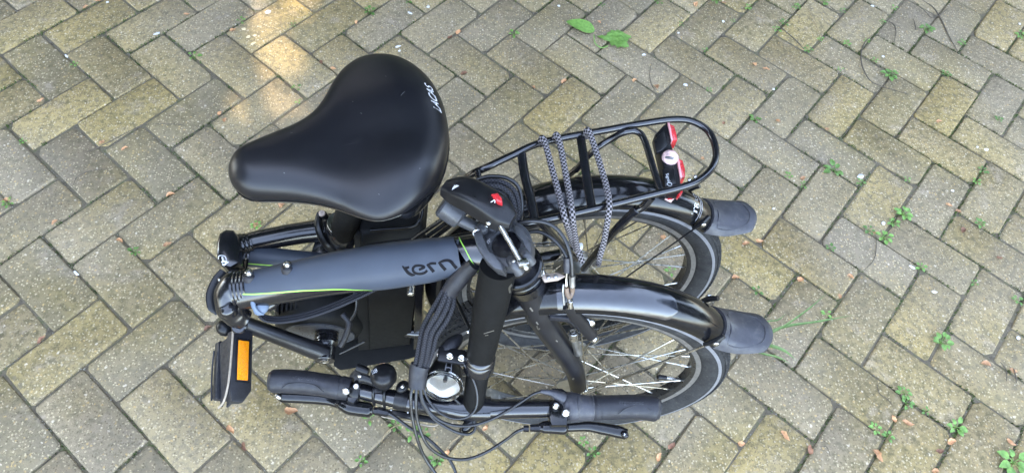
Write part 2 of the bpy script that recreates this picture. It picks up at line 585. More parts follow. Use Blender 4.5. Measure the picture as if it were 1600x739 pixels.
# ------------------------------------------------------------------ pavement: herringbone of concrete pavers
UVO, UVU, UVV = Vector((-0.975346, 0.019692)), Vector((0.070259, 0.078030)), Vector((0.078030, -0.070259))
VIEW = [Vector(p[:2]) for p in [(-1.3801, 1.0807, 0), (1.4951, 1.2578, 0), (0.9258, -0.1123, 0), (-0.9914, -0.0973, 0)]]

def out_of_view(p):
    """metres from p to the patch of ground the photograph shows (0 inside)"""
    inside = True
    best = 1e9
    for i in range(4):
        a, b = VIEW[i], VIEW[(i + 1) % 4]
        ab, ap = b - a, p - a
        if ab.x * ap.y - ab.y * ap.x > 0:
            inside = False
        t = max(0, min(1, ap.dot(ab) / ab.length_squared))
        best = min(best, (ap - ab * t).length)
    return 0.0 if inside else best

mb = MB()
R0, R1 = 3.4, 180.0
q = [(-R0, -R0, -0.0048), (R0, -R0, -0.0048), (R0, R0, -0.0048), (-R0, R0, -0.0048)]
mb.add(q, [(0, 1, 2, 3)])
pavement = mb.build('pavement', 'soil')
tag(pavement, kind='structure')
mb = MB()
for i in range(4):
    a, b = Vector(q[i]), Vector(q[(i + 1) % 4])
    s = R1 / R0
    mb.add([a, b, (b.x * s, b.y * s, -0.0048), (a.x * s, a.y * s, -0.0048)], [(0, 1, 2, 3)])
tag(mb.build('ground', 'paver_far'), kind='structure')

GAP = 0.0040
def paver_shape(rng):
    """one worn paver, long side along x, its top at z = 0"""
    hx, hy = 0.105 - GAP / 2, 0.0525 - GAP / 2
    out = []
    for cx, cy in ((1, 1), (-1, 1), (-1, -1), (1, -1)):
        c1, c2 = (rng.uniform(0.002, 0.008), rng.uniform(0.002, 0.008)) if rng.random() < .75 else (rng.uniform(0.007, 0.015), rng.uniform(0.007, 0.015))
        a, b = (cx * hx, cy * (hy - c1)), (cx * (hx - c2), cy * hy)
        out += [a, b] if cx * cy > 0 else [b, a]
    out = [(x + rng.uniform(-0.0013, 0.0013), y + rng.uniform(-0.0013, 0.0013)) for x, y in out]
    w = [rng.uniform(0.6, 1.5) for _ in out]
    def ring(s, z, jit=0):
        res = []
        for (x, y), k in zip(out, w):
            res.append(Vector((x - math.copysign(s * k, x), y - math.copysign(s * k, y), z)))
        return res
    m = MB()
    m.loft([ring(0, -0.035), ring(0, -0.0055), ring(0.0012, -0.0020), ring(0.0042, 0)], cap=False)
    m.f.append(tuple(range(24, 32)))
    m.uv.append(None)
    return m
rng = random.Random(11)
SHAPES = [paver_shape(rng).mesh('paver', 'paver', 30) for _ in range(14)]
spots = []
for k in range(-46, 64):
    for j in range(-24, 25):
        for (u, v, lu, lv) in ((k, k + 4 * j, 1, 2), (k, k - 1 + 4 * j, 2, 1)):
            c = UVO + UVU * (u + lu / 2) + UVV * (v + lv / 2)
            if abs(c.x) < 3.25 and abs(c.y) < 3.25:
                d = UVU if lu == 2 else UVV
                spots.append((out_of_view(c), c.x, c.y, math.atan2(d.y, d.x)))
spots.sort()
NEAR = [s for s in spots if s[0] < 0.22][:290]
far = MB()
for i, (d, x, y, a) in enumerate(spots):
    a += rng.uniform(-0.009, 0.009) + (math.pi if rng.random() < 0.5 else 0)
    mt = Matrix.Translation((x + rng.uniform(-0.0008, 0.0008), y + rng.uniform(-0.0008, 0.0008), rng.uniform(-0.0030, 0.0012))) @ Matrix.Rotation(a, 4, 'Z') @ Matrix.Rotation(rng.uniform(-0.007, 0.007), 4, 'X') @ Matrix.Rotation(rng.uniform(-0.005, 0.005), 4, 'Y')
    me = SHAPES[rng.randrange(len(SHAPES))]
    if i < len(NEAR):
        o = bpy.data.objects.new('paver', me)
        C.objects.link(o)
        o.parent = pavement
        o.matrix_basis = mt
    elif d < 1.6:
        far.add([mt @ v.co for v in me.vertices], [tuple(p.vertices) for p in me.polygons])
tag(far.build('pavers_beyond', 'paver_far', pavement, 30), kind='stuff')

# what has gathered in the joints: grit and low moss
def joint_point():
    d, x, y, a = NEAR[rng.randrange(len(NEAR))]
    ca, sa = math.cos(a), math.sin(a)
    if rng.random() < 0.66:
        px, py = rng.uniform(-0.105, 0.105), rng.choice((-1, 1)) * 0.0525
    else:
        px, py = rng.choice((-1, 1)) * 0.105, rng.uniform(-0.0525, 0.0525)
    px += rng.gauss(0, 0.0016)
    py += rng.gauss(0, 0.0016)
    return Vector((x + ca * px - sa * py, y + sa * px + ca * py, 0))
mb = MB()
for i in range(5200):
    p = joint_point()
    if noise.noise(p * 9) < -0.15:
        continue
    s = rng.uniform(0.0007, 0.0020)
    p.z = -0.0048 + s * 0.5 + rng.uniform(0, 0.003)
    r = [Vector((rng.uniform(.7, 1.2) * s, 0, 0)), Vector((0, rng.uniform(.7, 1.2) * s, 0)), Vector((0, 0, rng.uniform(.6, 1) * s))]
    rot = Matrix.Rotation(rng.uniform(0, 6.28), 3, 'Z') @ Matrix.Rotation(rng.uniform(0, 1), 3, 'X')
    vs = [p + rot @ q for q in (r[0], r[1], -r[0], -r[1], r[2], -r[2])]
    mb.add(vs, [(0, 1, 4), (1, 2, 4), (2, 3, 4), (3, 0, 4), (1, 0, 5), (2, 1, 5), (3, 2, 5), (0, 3, 5)])
tag(mb.build('joint_grit', 'grit', pavement, 20), kind='stuff')
mb = MB()
for i in range(26000):
    p = joint_point()
    dens = noise.noise(p * 4.5) + 0.55 * noise.noise(p * 17) + 0.22 * max(-0.6, min(1.0, p.x)) + (0.1 if p.y < 0.1 else 0)
    if dens < 0.10:
        continue
    h = rng.uniform(0.0012, 0.0036) * min(1.5, 0.6 + dens)
    w = rng.uniform(0.0006, 0.0013)
    a = rng.uniform(0, 6.28)
    b = Vector((math.cos(a), math.sin(a), 0))
    s = Vector((-b.y, b.x, 0))
    p.z = -0.0052
    mb.add([p - s * w, p + s * w, p + b * h * 0.5 + s * w * 0.8 + Vector((0, 0, 0.004 + h * .6)), p + b * h * 0.9 + Vector((0, 0, 0.0045 + h)), p + b * h * 0.5 - s * w * .8 + Vector((0, 0, 0.004 + h * .6))], [(0, 1, 2, 4), (4, 2, 3)])
tag(mb.build('joint_moss', 'moss', pavement), kind='stuff')

# ------------------------------------------------------------------ unseen tree added to block the sun, its crown cut open over one patch
SUNNY = [Vector(p[:2]) for p in [(-0.7577, 1.1943, 0), (-0.6184, 1.2034, 0), (-0.605, 1.0675, 0), (-0.6465, 0.9833, 0), (-0.6114, 0.9133, 0), (-0.5909, 0.8284, 0), (-0.6236, 0.7097, 0), (-0.7106, 0.6604, 0), (-0.7358, 0.721, 0), (-0.705, 0.8067, 0), (-0.7311, 0.89, 0), (-0.7546, 0.9549, 0), (-0.7242, 1.0252, 0)]]
def in_poly(x, y, P):
    c = False
    for i in range(len(P)):
        a, b = P[i], P[i - 1]
        if (a.y > y) != (b.y > y) and x < (b.x - a.x) * (y - a.y) / (b.y - a.y) + a.x:
            c = not c
    return c
rng = random.Random(5)
tree_at = Vector((-3.0, 6.2, 0))
tree = thing('blocker_tree', 'broad leafy tree added out of view to shade the paving', 'tree', tree_at)
WORLD[tree.name] = Matrix.Translation(tree_at)
vs, fs = [], []
for i in range(26000):
    gx, gy = rng.uniform(-2.3, 2.6), rng.uniform(-1.9, 2.0)
    t = rng.uniform(5.2, 6.9)
    c = Vector((gx, gy, 0)) + _sd * t
    a = rng.uniform(0, 6.283)
    L, W = rng.uniform(.05, .075), rng.uniform(.026, .036)
    d = Vector((math.cos(a), math.sin(a), rng.uniform(-.5, .3))).normalized()
    s = d.cross(Vector((rng.uniform(-.4, .4), rng.uniform(-.4, .4), 1))).normalized()
    q = [c - d * L, c + s * W - d * L * .25, c + s * W * .8 + d * L * .4, c + d * L, c - s * W * .8 + d * L * .4, c - s * W - d * L * .25]
    hit = False
    for p in q[::1] + [c]:
        g = p - _sd * (p.z / _sd.z)
        if in_poly(g.x, g.y, SUNNY):
            hit = True
    if hit and rng.random() > .035:
        continue
    o = len(vs)
    vs += q
    fs.append(tuple(range(o, o + 6)))
m = MB()
m.v, m.f, m.uv = vs, fs, [None] * len(fs)
crown_c = sum(vs, Vector()) / len(vs)
m.build('crown', 'tree_leaf', tree, 80)
m = MB()
fork = tree_at + Vector((.1, -.3, 2.2))
m.tube([tree_at + Vector((0, 0, -.05)), tree_at + Vector((.03, -.05, .5)), tree_at + Vector((.05, -.15, 1.4)), fork], [.17, .13, .115, .10], n=14, k=4)
for i in range(9):
    e = Vector((rng.uniform(-2, 2), rng.uniform(-1.5, 1.6), 0)) + _sd * rng.uniform(5.6, 6.7)
    m.tube([fork, fork.lerp(e, .4) + Vector((0, 0, .25)), e], [.06, .035, .010], n=8, k=4)
m.build('trunk', 'bark', tree)

# more unseen trees, added to block the sky and darken reflections
def side_blocker_tree(at_, c, r, n, label):
    at_, c = Vector(at_), Vector(c)
    t = thing('blocker_tree', label, 'tree', at_)
    WORLD[t.name] = Matrix.Translation(at_)
    vs, fs = [], []
    while len(fs) < n:
        q = Vector((rng.gauss(0, 1), rng.gauss(0, 1), rng.gauss(0, 1)))
        q = q.normalized() * rng.uniform(.55, 1.0) * (1 + .25 * noise.noise(q.normalized() * 2.3 + at_))
        p = c + Vector((q.x * r[0], q.y * r[1], q.z * r[2]))
        if p.z < .5:
            continue
        a = rng.uniform(0, 6.283)
        L, W = rng.uniform(.12, .20), rng.uniform(.06, .10)
        d = Vector((math.cos(a), math.sin(a), rng.uniform(-.9, .5))).normalized()
        s = d.cross(Vector((rng.uniform(-.7, .7), rng.uniform(-.7, .7), 1))).normalized()
        q = [p - d * L, p + s * W - d * L * .2, p + s * W * .7 + d * L * .5, p + d * L, p - s * W * .7 + d * L * .5, p - s * W - d * L * .2]
        bad = False
        for v in q:
            g = v - _sd * (v.z / _sd.z)
            if -2.2 < g.x < -.1 and .2 < g.y < 2.0 and in_poly(g.x, g.y, SUNNY):
                bad = True
        if bad:
            continue
        vs += q
        fs.append(tuple(range(len(vs) - 6, len(vs))))
    m = MB()
    m.v, m.f, m.uv = vs, fs, [None] * len(fs)
    m.build('crown', 'tree_leaf', t, 80)
    m = MB()
    m.tube([at_ + Vector((0, 0, -.05)), at_ + Vector((.02, .03, .8)), at_.lerp(c, .5), c], [.16, .12, .10, .03], n=12, k=4)
    for i in range(6):
        e = c + Vector((rng.uniform(-.7, .7) * r[0], rng.uniform(-.7, .7) * r[1], rng.uniform(-.2, .6) * r[2]))
        b = at_.lerp(c, rng.uniform(.45, .8))
        m.tube([b, b.lerp(e, .5) + Vector((0, 0, .2)), e], [.05, .03, .010], n=8, k=3)
    m.build('trunk', 'bark', t)
side_blocker_tree((.6, 4.4, 0), (-.3, 3.0, 4.6), (2.9, 2.4, 3.2), 11500, 'added sky-blocking tree straight behind the paving')
side_blocker_tree((5.2, 4.3, 0), (5.2, 4.0, 3.0), (2.0, 1.9, 2.6), 4600, 'added sky-blocking tree beyond the wheels of the bicycle')
side_blocker_tree((-4.6, 3.0, 0), (-4.0, 2.9, 3.4), (1.9, 1.9, 3.2), 5600, 'added sky-blocking tree beyond the saddle end of the bicycle')
side_blocker_tree((6.4, -.8, 0), (6.2, -.6, 3.0), (1.8, 2.4, 2.8), 4600, 'added sky-blocking tree off to the wheel side of the paving')
side_blocker_tree((-5.4, -.9, 0), (-4.9, -.6, 3.2), (1.8, 2.4, 3.2), 5200, 'added sky-blocking tree off to the hinge side of the paving')

hedge_at = Vector((0, 4.9, 0))  # unseen leaf screen added to keep the bright horizon out of reflections
blocker_hedge = thing('blocker_hedge', 'added unseen dark green hedge closing off the far side of the garden', 'blocker_hedge', hedge_at)
WORLD[blocker_hedge.name] = Matrix.Translation(hedge_at)
vs, fs = [], []
for i in range(9000):
    p = Vector((rng.uniform(-6.5, 6.5), rng.uniform(4.5, 5.3), rng.uniform(0.05, 2.7)))
    a = rng.uniform(0, 6.283)
    d = Vector((math.cos(a), rng.uniform(-.5, .5), math.sin(a))).normalized()
    s = d.cross(Vector((rng.uniform(-.4, .4), 1, rng.uniform(-.4, .4)))).normalized()
    L, W = rng.uniform(.08, .15), rng.uniform(.05, .08)
    vs += [p - d * L, p + s * W - d * L * .2, p + s * W * .7 + d * L * .5, p + d * L, p - s * W * .7 + d * L * .5, p - s * W - d * L * .2]
    fs.append(tuple(range(len(vs) - 6, len(vs))))
m = MB()
m.v, m.f, m.uv = vs, fs, [None] * len(fs)
m.build('foliage', 'tree_leaf', blocker_hedge, 80)
m = MB()
for i in range(27):
    x = -6.4 + .49 * i
    m.tube([(x, 4.9, -.05), (x + rng.uniform(-.05, .05), 4.9, .8), (x + rng.uniform(-.15, .15), 4.9 + rng.uniform(-.1, .1), 2.3)], [.03, .022, .008], n=6, k=3)
tag(m.build('stems', 'bark', blocker_hedge), kind='stuff')

# ------------------------------------------------------------------ folded bicycle
ROOT = (-0.16, 0.08, 0.0)
bike = thing('folding_bicycle', 'grey and black folding electric bicycle standing folded on the brick paving', 'bicycle', ROOT)
LEAN_F, LEAN_R = 0.065, 0.09
VIEWDIR = Vector((-0.1207, 0.1103, 0.452)) - Vector((-0.18644, -0.36373, 1.33054))

def wheel_matrix(x, y, yaw, lean):
    X = Vector((1, yaw, 0)).normalized()
    Zl = Vector((0, lean, 1))
    Zl = (Zl - X * Zl.dot(X)).normalized()
    Y = Zl.cross(X)
    c = Vector((x, y, 0)) + Zl * 0.25
    return Matrix(((X.x, Y.x, Zl.x, c.x), (X.y, Y.y, Zl.y, c.y), (X.z, Y.z, Zl.z, c.z), (0, 0, 0, 1)))
MF = wheel_matrix(0, 0, -0.0576, LEAN_F)
MR = wheel_matrix(0.0224, 0.1534, 0.07, LEAN_R)

def ring_prof(mb, prof, n=96):
    """closed ring profile (radius, y) swept round the wheel axis"""
    rings = []
    for i in range(n):
        a = 2 * math.pi * i / n
        rings.append([Vector((r * math.cos(a), y, r * math.sin(a))) for r, y in prof])
    return mb.loft(rings, closed=True)

tyre_me = ring_prof(MB(), [(.2035, -.012), (.209, -.0175), (.218, -.0225), (.228, -.0240), (.237, -.0215), (.2435, -.0160), (.2475, -.0085), (.249, 0), (.2475, .0085), (.2435, .0160), (.237, .0215), (.228, .0240), (.218, .0225), (.209, .0175), (.2035, .012)], 120).mesh('tyre', 'tyre', 70)
def tread_mesh():
    m = MB()
    n = 130
    for i in range(n):
        for row, (y, r) in enumerate(((-.0170, .2425), (-.0105, .2466), (-.0036, .2486), (.0036, .2486), (.0105, .2466), (.0170, .2425))):
            a = 2 * math.pi * (i + 0.5 * (row % 2)) / n
            h = 2 * math.pi / n * 0.40
            t = 0.0014
            sk = 0.004 * (1 if y > 0 else -1)
            vs = []
            for rr, sh in ((r - 0.001, 1.0), (r + t, 0.85)):
                for da, dy in ((-h, -.0030), (h, -.0030), (h, .0030), (-h, .0030)):
                    ang = a + da * sh + dy * 3.5
                    vs.append(Vector((rr * math.cos(ang), y + dy * sh, rr * math.sin(ang))))
            m.add(vs, [(4, 5, 6, 7), (0, 1, 5, 4), (1, 2, 6, 5), (2, 3, 7, 6), (3, 0, 4, 7)])
    return m.mesh('tread', 'tyre', 30)
tread_me = tread_mesh()
rim_me = ring_prof(MB(), [(.1900, -.0085), (.1895, .0085), (.1960, .0125), (.2065, .0130), (.2065, .0105), (.2000, .0095), (.2000, -.0095), (.2065, -.0105), (.2065, -.0130), (.1960, -.0125)], 96).mesh('wheel', 'rim', 40)
track_me = ring_prof(MB(), [(.1968, -.01255), (.2060, -.01320), (.2060, -.0127), (.1968, -.0122)], 96)
ring_prof(track_me, [(.1968, .01255), (.2060, .01320), (.2060, .0127), (.1968, .0122)], 96)
track_me = track_me.mesh('brake_track', 'track', 40)
band = ring_prof(MB(), [(.2295, -.02400), (.2345, -.02300), (.2345, -.0235), (.2295, -.0245)], 120)
ring_prof(band, [(.2295, .02400), (.2345, .02300), (.2345, .0235), (.2295, .0245)], 120)
band_me = band.mesh('reflective_band', 'stripe', 40)
SPOKES = []
for side in (-1, 1):
    for dirn in (-1, 1):
        hub_a = dirn * rad(62)
        a = Vector((.0235 * math.cos(hub_a), side * .030, .0235 * math.sin(hub_a)))
        b = Vector((.1905, side * .003, 0))
        s = MB().tube([a, b], .00120, n=6, k=1)
        s.tube([b - (b - a).normalized() * .014, b + (b - a).normalized() * .002], .0019, n=6, k=1)
        SPOKES.append(s.mesh('spoke', 'spoke', 50))

def make_wheel(mat, hub_prof, hubmat):
    w = bpy.data.objects.new('wheel', rim_me)
    C.objects.link(w)
    attach(w, bike)
    w.matrix_basis = mat
    WORLD[w.name] = mat
    def sub(name, me, m=Matrix()):
        o = bpy.data.objects.new(name, me)
        C.objects.link(o)
        o.parent = w
        o.matrix_basis = m
        return o
    sub('tyre', tyre_me)
    sub('tread', tread_me)
    sub('brake_track', track_me)
    sub('reflective_band', band_me)
    for i in range(28):
        k = i % 4
        sub('spoke', SPOKES[k], Matrix.Rotation(2 * math.pi * i / 28 + 0.13, 4, 'Y'))
    h = MB().lathe(hub_prof, (0, 0, 0), (0, 1, 0), 24)
    sub('hub', h.mesh('hub', hubmat))
    ax = MB().cyl((0, -.062, 0), (0, .062, 0), .0046)
    ax.lathe([(0, .0075), (.006, .0085), (.007, .0085), (.012, .0055)], (0, -.062, 0), (0, 1, 0), 6)
    ax.lathe([(0, .0075), (.006, .0085), (.007, .0085), (.012, .0055)], (0, .050, 0), (0, 1, 0), 6)
    sub('axle', ax.mesh('axle', 'chrome'))
    return w, sub
HUB_F = [(-.036, .012), (-.034, .026), (-.030, .0265), (-.029, .018), (-.015, .0155), (.015, .0155), (.029, .018), (.030, .0265), (.034, .026), (.036, .012)]
HUB_R = [(-.045, .012), (-.036, .022), (-.034, .030), (-.030, .030), (-.029, .024), (.0, .024), (.029, .024), (.030, .034), (.034, .034), (.036, .028), (.050, .020)]
wheel_f, sub_f = make_wheel(MF, HUB_F, 'alloy')
wheel_r, sub_r = make_wheel(MR, HUB_R, 'alloy')
for sub, ang in ((sub_f, -9), (sub_r, 200)):
    v = MB()
    u = Vector((math.cos(rad(ang)), 0, math.sin(rad(ang))))
    v.cyl(u * .192, u * .162, .0030, 10)
    v.cyl(u * .190, u * .182, .0046, 10)
    sub('valve', v.mesh('valve', 'chrome'))
    v = MB().cyl(u * .166, u * .150, .0042, 10)
    sub('valve_cap', v.mesh('valve_cap', 'plastic'))

def fender(mat, a0, a1, n=48, R=.268, half=.030):
    m = MB()
    rings = []
    for i in range(n + 1):
        a = rad(a0 + (a1 - a0) * i / n)
        r1, r2 = [], []
        for j in range(11):
            t = -1 + 2 * j / 10
            y = half * math.sin(t * 1.45) / math.sin(1.45)
            r = R - .026 * (1 - math.cos(t * 1.45)) / (1 - math.cos(1.45))
            r1.append(Vector((r * math.cos(a), y, r * math.sin(a))))
            r2.append(Vector(((r - .0018) * math.cos(a), y * .965, (r - .0018) * math.sin(a))))
        rings.append(r1 + r2[::-1])
    m.loft(rings)
    return m.xform(mat)

def flap(mat, a0, da, R=.268, w0=.0345, L=.074, flare=.046):
    """soft splash flap that carries the fender on, flaring outward to a square end"""
    m = MB()
    a0r = rad(a0)
    base = Vector((R * math.cos(a0r), 0, R * math.sin(a0r)))
    tan = Vector((math.sin(a0r), 0, -math.cos(a0r)))
    out = Vector((math.cos(a0r), 0, math.sin(a0r)))
    rings = []
    n = 16
    for i in range(n + 1):
        s = i / n
        w = w0 * (1 + .06 * math.sin(s * 2.4)) * (1 - 0.16 * max(0, s - .45) / .55)
        if s > .90:
            w *= 0.80 + 0.20 * math.sqrt(max(0.0, 1 - ((s - .90) / .10) ** 2))
        c = base + tan * (L * (s - .18 * s * s)) * 1.1 + out * (.0030 + flare * (.45 * s + .55 * s * s))
        r1, r2 = [], []
        for j in range(13):
            t = -1 + 2 * j / 12
            y = w * math.sin(t * 1.35) / math.sin(1.35)
            d = -(.026 - .012 * s) * (1 - math.cos(t * 1.35)) / (1 - math.cos(1.35))
            rib = .0014 if abs(abs(t) - .58) < .10 and .10 < s < .78 else 0
            crn = -.006 * max(0, s - .86) / .14
            r1.append(c + Vector((0, y, 0)) + out * (d + rib + crn))
            r2.append(c + Vector((0, y * .94, 0)) + out * (d - .0035 + crn))
        rings.append(r1 + r2[::-1])
    m.loft(rings)
    return m.xform(mat)

fend_f = fender(MF, 42, 128)
ff = fend_f.build('front_fender', 'gloss', bike, 50)
flap(MF, 44, 0).build('splash_flap', 'flap', bike, 50)
fend_r = fender(MR, 44, 205)
fr = fend_r.build('rear_fender', 'gloss', bike, 50)
flap(MR, 46, 0).build('splash_flap', 'flap', bike, 50)
# outlines moulded into the flaps
for mat, a0 in ((MF, 44), (MR, 46)):
    a0r = rad(a0)
    base = Vector((.268 * math.cos(a0r), 0, .268 * math.sin(a0r)))
    tan = Vector((math.sin(a0r), 0, -math.cos(a0r)))
    out = Vector((math.cos(a0r), 0, math.sin(a0r)))
    def on_flap(s, t):
        w = .0345 * (1 + .06 * math.sin(s * 2.4)) * (1 - 0.16 * max(0, s - .45) / .55)
        c = base + tan * (.074 * (s - .18 * s * s)) * 1.1 + out * (.0030 + .046 * (.45 * s + .55 * s * s))
        d = -(.026 - .012 * s) * (1 - math.cos(t * 1.35)) / (1 - math.cos(1.35))
        return mat @ (c + Vector((0, w * math.sin(t * 1.35) / math.sin(1.35), 0)) + out * (d + .0007))
    line = [on_flap(s, t) for s, t in ((.12, -.62), (.10, -.2), (.12, .35), (.30, .50), (.55, .52), (.74, .40), (.80, .0), (.76, -.40), (.60, -.60), (.36, -.70), (.18, -.70))]
    MB().tube(line, .0007, n=6, k=6, closed=True).build('flap_outline', 'flap', bike)
# oval eyelets moulded into the flaps
for mat in (MF, MR):
    a0r = rad(44.5)
    tan = Vector((math.sin(a0r), 0, -math.cos(a0r)))
    out = Vector((math.cos(a0r), 0, math.sin(a0r)))
    c = out * .2685 + tan * .020 + Vector((0, .012, 0))
    pts = [mat @ (c + tan * (.011 * math.cos(t)) + Vector((0, .0055 * math.sin(t), 0)) + out * .0015) for t in [i * math.pi / 8 for i in range(16)]]
    MB().tube(pts, .0011, n=6, k=1, closed=True).build('eyelet', 'rubber', bike)

# clear protective film on the front fender's near flank
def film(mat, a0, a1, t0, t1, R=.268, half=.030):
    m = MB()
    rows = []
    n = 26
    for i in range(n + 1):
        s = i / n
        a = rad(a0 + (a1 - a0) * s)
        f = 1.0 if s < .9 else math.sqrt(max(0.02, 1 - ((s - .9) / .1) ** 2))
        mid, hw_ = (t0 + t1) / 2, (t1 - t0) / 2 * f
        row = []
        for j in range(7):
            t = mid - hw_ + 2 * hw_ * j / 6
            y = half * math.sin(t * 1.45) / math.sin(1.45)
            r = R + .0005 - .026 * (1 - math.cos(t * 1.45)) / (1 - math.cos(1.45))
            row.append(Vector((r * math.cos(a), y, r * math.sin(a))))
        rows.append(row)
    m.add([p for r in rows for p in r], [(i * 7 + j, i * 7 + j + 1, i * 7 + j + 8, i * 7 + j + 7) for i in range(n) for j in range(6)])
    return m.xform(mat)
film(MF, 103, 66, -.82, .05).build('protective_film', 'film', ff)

# fender stays
def stay(mat, ang, n=2, side=-1):
    a = rad(ang)
    m = MB()
    tip = Vector((.262 * math.cos(a), side * .0335, .262 * math.sin(a)))
    for k in range(n):
        q = Vector((.010, side * (.050), -.004 + .012 * k))
        m.tube([tip, q], .0016, n=6, k=1)
    m.xform(mat)
    o = m.build('fender_stay', 'spoke' if n == 2 else 'plastic', bike)
    tipdir = Vector((math.cos(a), 0, math.sin(a)))
    c = MB().tube([mat @ (tip - tipdir * .022), mat @ (tip - tipdir * .004), mat @ (tip + tipdir * .010 + Vector((0, -side * .004, 0)))], [.0032, .0045, .0036], n=8, k=4)
    c.build('stay_clip', 'plastic', bike)
    MB().ball(mat @ (tip - tipdir * .004 + Vector((0, side * .0045, 0))), .0046, axis=mat.to_3x3() @ Vector((0, side, 0)), sq=(1, 1, .6)).build('clip_bolt', 'chrome', bike)
stay(MF, 48, 2, -1)
stay(MR, 52, 1, -1)
stay(MR, 52, 1, 1)
stay(MF, 48, 2, 1)

# ---- luggage rack
rail = [(-0.1994, 0.1677, 0.51), (-0.1906, 0.1705, 0.54), (-0.1737, 0.1692, 0.57), (-0.1521, 0.1717, 0.585), (-0.1194, 0.1916, 0.585), (-0.0752, 0.2157, 0.585), (0.0154, 0.24, 0.585), (0.062, 0.2519, 0.585), (0.1092, 0.2617, 0.585), (0.1385, 0.2594, 0.585), (0.1595, 0.2407, 0.585), (0.1637, 0.2062, 0.585), (0.1527, 0.1788, 0.585), (0.1296, 0.1571, 0.585), (0.1016, 0.145, 0.585), (0.0655, 0.1339, 0.585), (0.0125, 0.1176, 0.585), (-0.0389, 0.1027, 0.585), (-0.085, 0.0901, 0.585), (-0.1116, 0.0868, 0.58), (-0.1368, 0.0847, 0.565), (-0.1558, 0.0824, 0.545)]
RACK = MB().tube(rail, .0050, n=12, k=5)
rack_o = RACK.build('luggage_rack', 'satin', bike)
def rack_bar(pts, r=.0042, flat=1.0, name='cross_bar'):
    return MB().tube(pts, r, n=10, k=5, flat=flat, up=(0, 0, 1) if flat != 1 else None).build(name, 'satin', rack_o)
rack_bar([(-0.1656, 0.1641, 0.585), (-0.1606, 0.1359, 0.585), (-0.1551, 0.1122, 0.57)])
rack_bar([(-0.1064, 0.1952, 0.585), (-0.1032, 0.1587, 0.585), (-0.0968, 0.1237, 0.585), (-0.0924, 0.088, 0.585)], .0062, .5)
rack_bar([(-0.0241, 0.2274, 0.585), (-0.0223, 0.1926, 0.585), (-0.0202, 0.1509, 0.585), (-0.0176, 0.109, 0.585)], .0062, .5)
rack_bar([(-0.0169, 0.2309, 0.5), (-0.002, 0.227, 0.55), (0.0226, 0.2363, 0.57), (0.0414, 0.2375, 0.585), (0.0559, 0.238, 0.585), (0.0644, 0.226, 0.585), (0.0703, 0.1859, 0.585), (0.0749, 0.1535, 0.585), (0.0774, 0.1393, 0.585)], .0048)
MB().tube([(0.0656, 0.1344, 0.578), (0.0582, 0.1306, 0.56), (0.0466, 0.1295, 0.545), (0.0308, 0.1272, 0.5), (0.0203, 0.1376, 0.41), (0.0169, 0.1544, 0.33)], .0056, n=12, k=5).build('rack_strut', 'satin', rack_o)
MB().tube([(-0.0057, 0.2721, 0.4459), (-0.0219, 0.2684, 0.4131), (-0.0315, 0.2615, 0.3357), (-0.0339, 0.2535, 0.2381)], .0050, n=12, k=5).build('rack_strut', 'satin', rack_o)
MB().tube([(-0.0862, 0.0942, 0.575), (-0.0707, 0.0997, 0.545), (-0.0387, 0.1177, 0.47), (-0.0081, 0.1346, 0.4)], .0050, n=12, k=5).build('rack_strut', 'satin', rack_o)
MB().cyl((0.0515, 0.1305, 0.555), (0.0475, 0.1295, 0.545), .0066).build('strut_collar', 'satin', rack_o)
for p in [(0.0596, 0.1324, 0.587), (0.1177, 0.1575, 0.587), (0.1264, 0.1629, 0.587)]:
    MB().ball(p, .0028, sq=(1, 1, .7)).build('bolt', 'chrome', rack_o)

# ---- rear light
LY = (Vector((0.0975, 0.1332, 0.575)) - Vector((0.0906, 0.2404, 0.575))).normalized()
LX = (Vector((1, 0, 0)) - LY * LY.x).normalized()
LZ = LX.cross(LY)
lo = Vector((0.0924, 0.1924, 0.565))
def block(px, z, h, name, mat, parent=None, bev=.002):
    m = MB().prism([Vector(Z_at) for Z_at in px], (0, 0, h), bev)
    return m, m.build(name, mat, parent or light_o)
light = MB().prism([(0.0831, 0.2381, 0.56), (0.0963, 0.2536, 0.56), (0.1037, 0.2597, 0.56), (0.1059, 0.2344, 0.56), (0.1027, 0.2252, 0.56), (0.107, 0.1964, 0.56), (0.1082, 0.1662, 0.56), (0.1058, 0.1431, 0.56), (0.0906, 0.1427, 0.56), (0.0884, 0.1657, 0.56), (0.0851, 0.1957, 0.56)], (0, 0, .022), .003)
light_o = light.build('rear_light', 'plastic', bike)
block([(0.0788, 0.2253, 0.578), (0.0958, 0.2439, 0.578), (0.0986, 0.217, 0.578), (0.0872, 0.2067, 0.578), (0.0796, 0.2032, 0.578)], 0, .006, 'light_hood', 'plastic')
lowhood, _o = block([(0.0841, 0.1764, 0.578), (0.1011, 0.1833, 0.578), (0.1003, 0.1528, 0.578), (0.0838, 0.1472, 0.578)], 0, .006, 'light_hood', 'plastic')
block([(0.1046, 0.2569, 0.562), (0.1116, 0.2525, 0.562), (0.1135, 0.2399, 0.562), (0.1127, 0.2274, 0.562), (0.1051, 0.226, 0.562)], 0, .021, 'red_lens', 'red')
block([(0.1025, 0.2572, 0.563), (0.1053, 0.2568, 0.563), (0.1056, 0.2253, 0.563), (0.1036, 0.2241, 0.563)], 0, .0215, 'lens_edge', 'pink_edge', None, .0006)
block([(0.1092, 0.1961, 0.562), (0.1151, 0.193, 0.562), (0.1167, 0.179, 0.562), (0.1147, 0.1651, 0.562), (0.108, 0.1628, 0.562)], 0, .021, 'red_lens', 'red')
block([(0.107, 0.1954, 0.563), (0.1097, 0.1954, 0.563), (0.1096, 0.1632, 0.563), (0.1068, 0.162, 0.563)], 0, .0215, 'lens_edge', 'pink_edge', None, .0006)
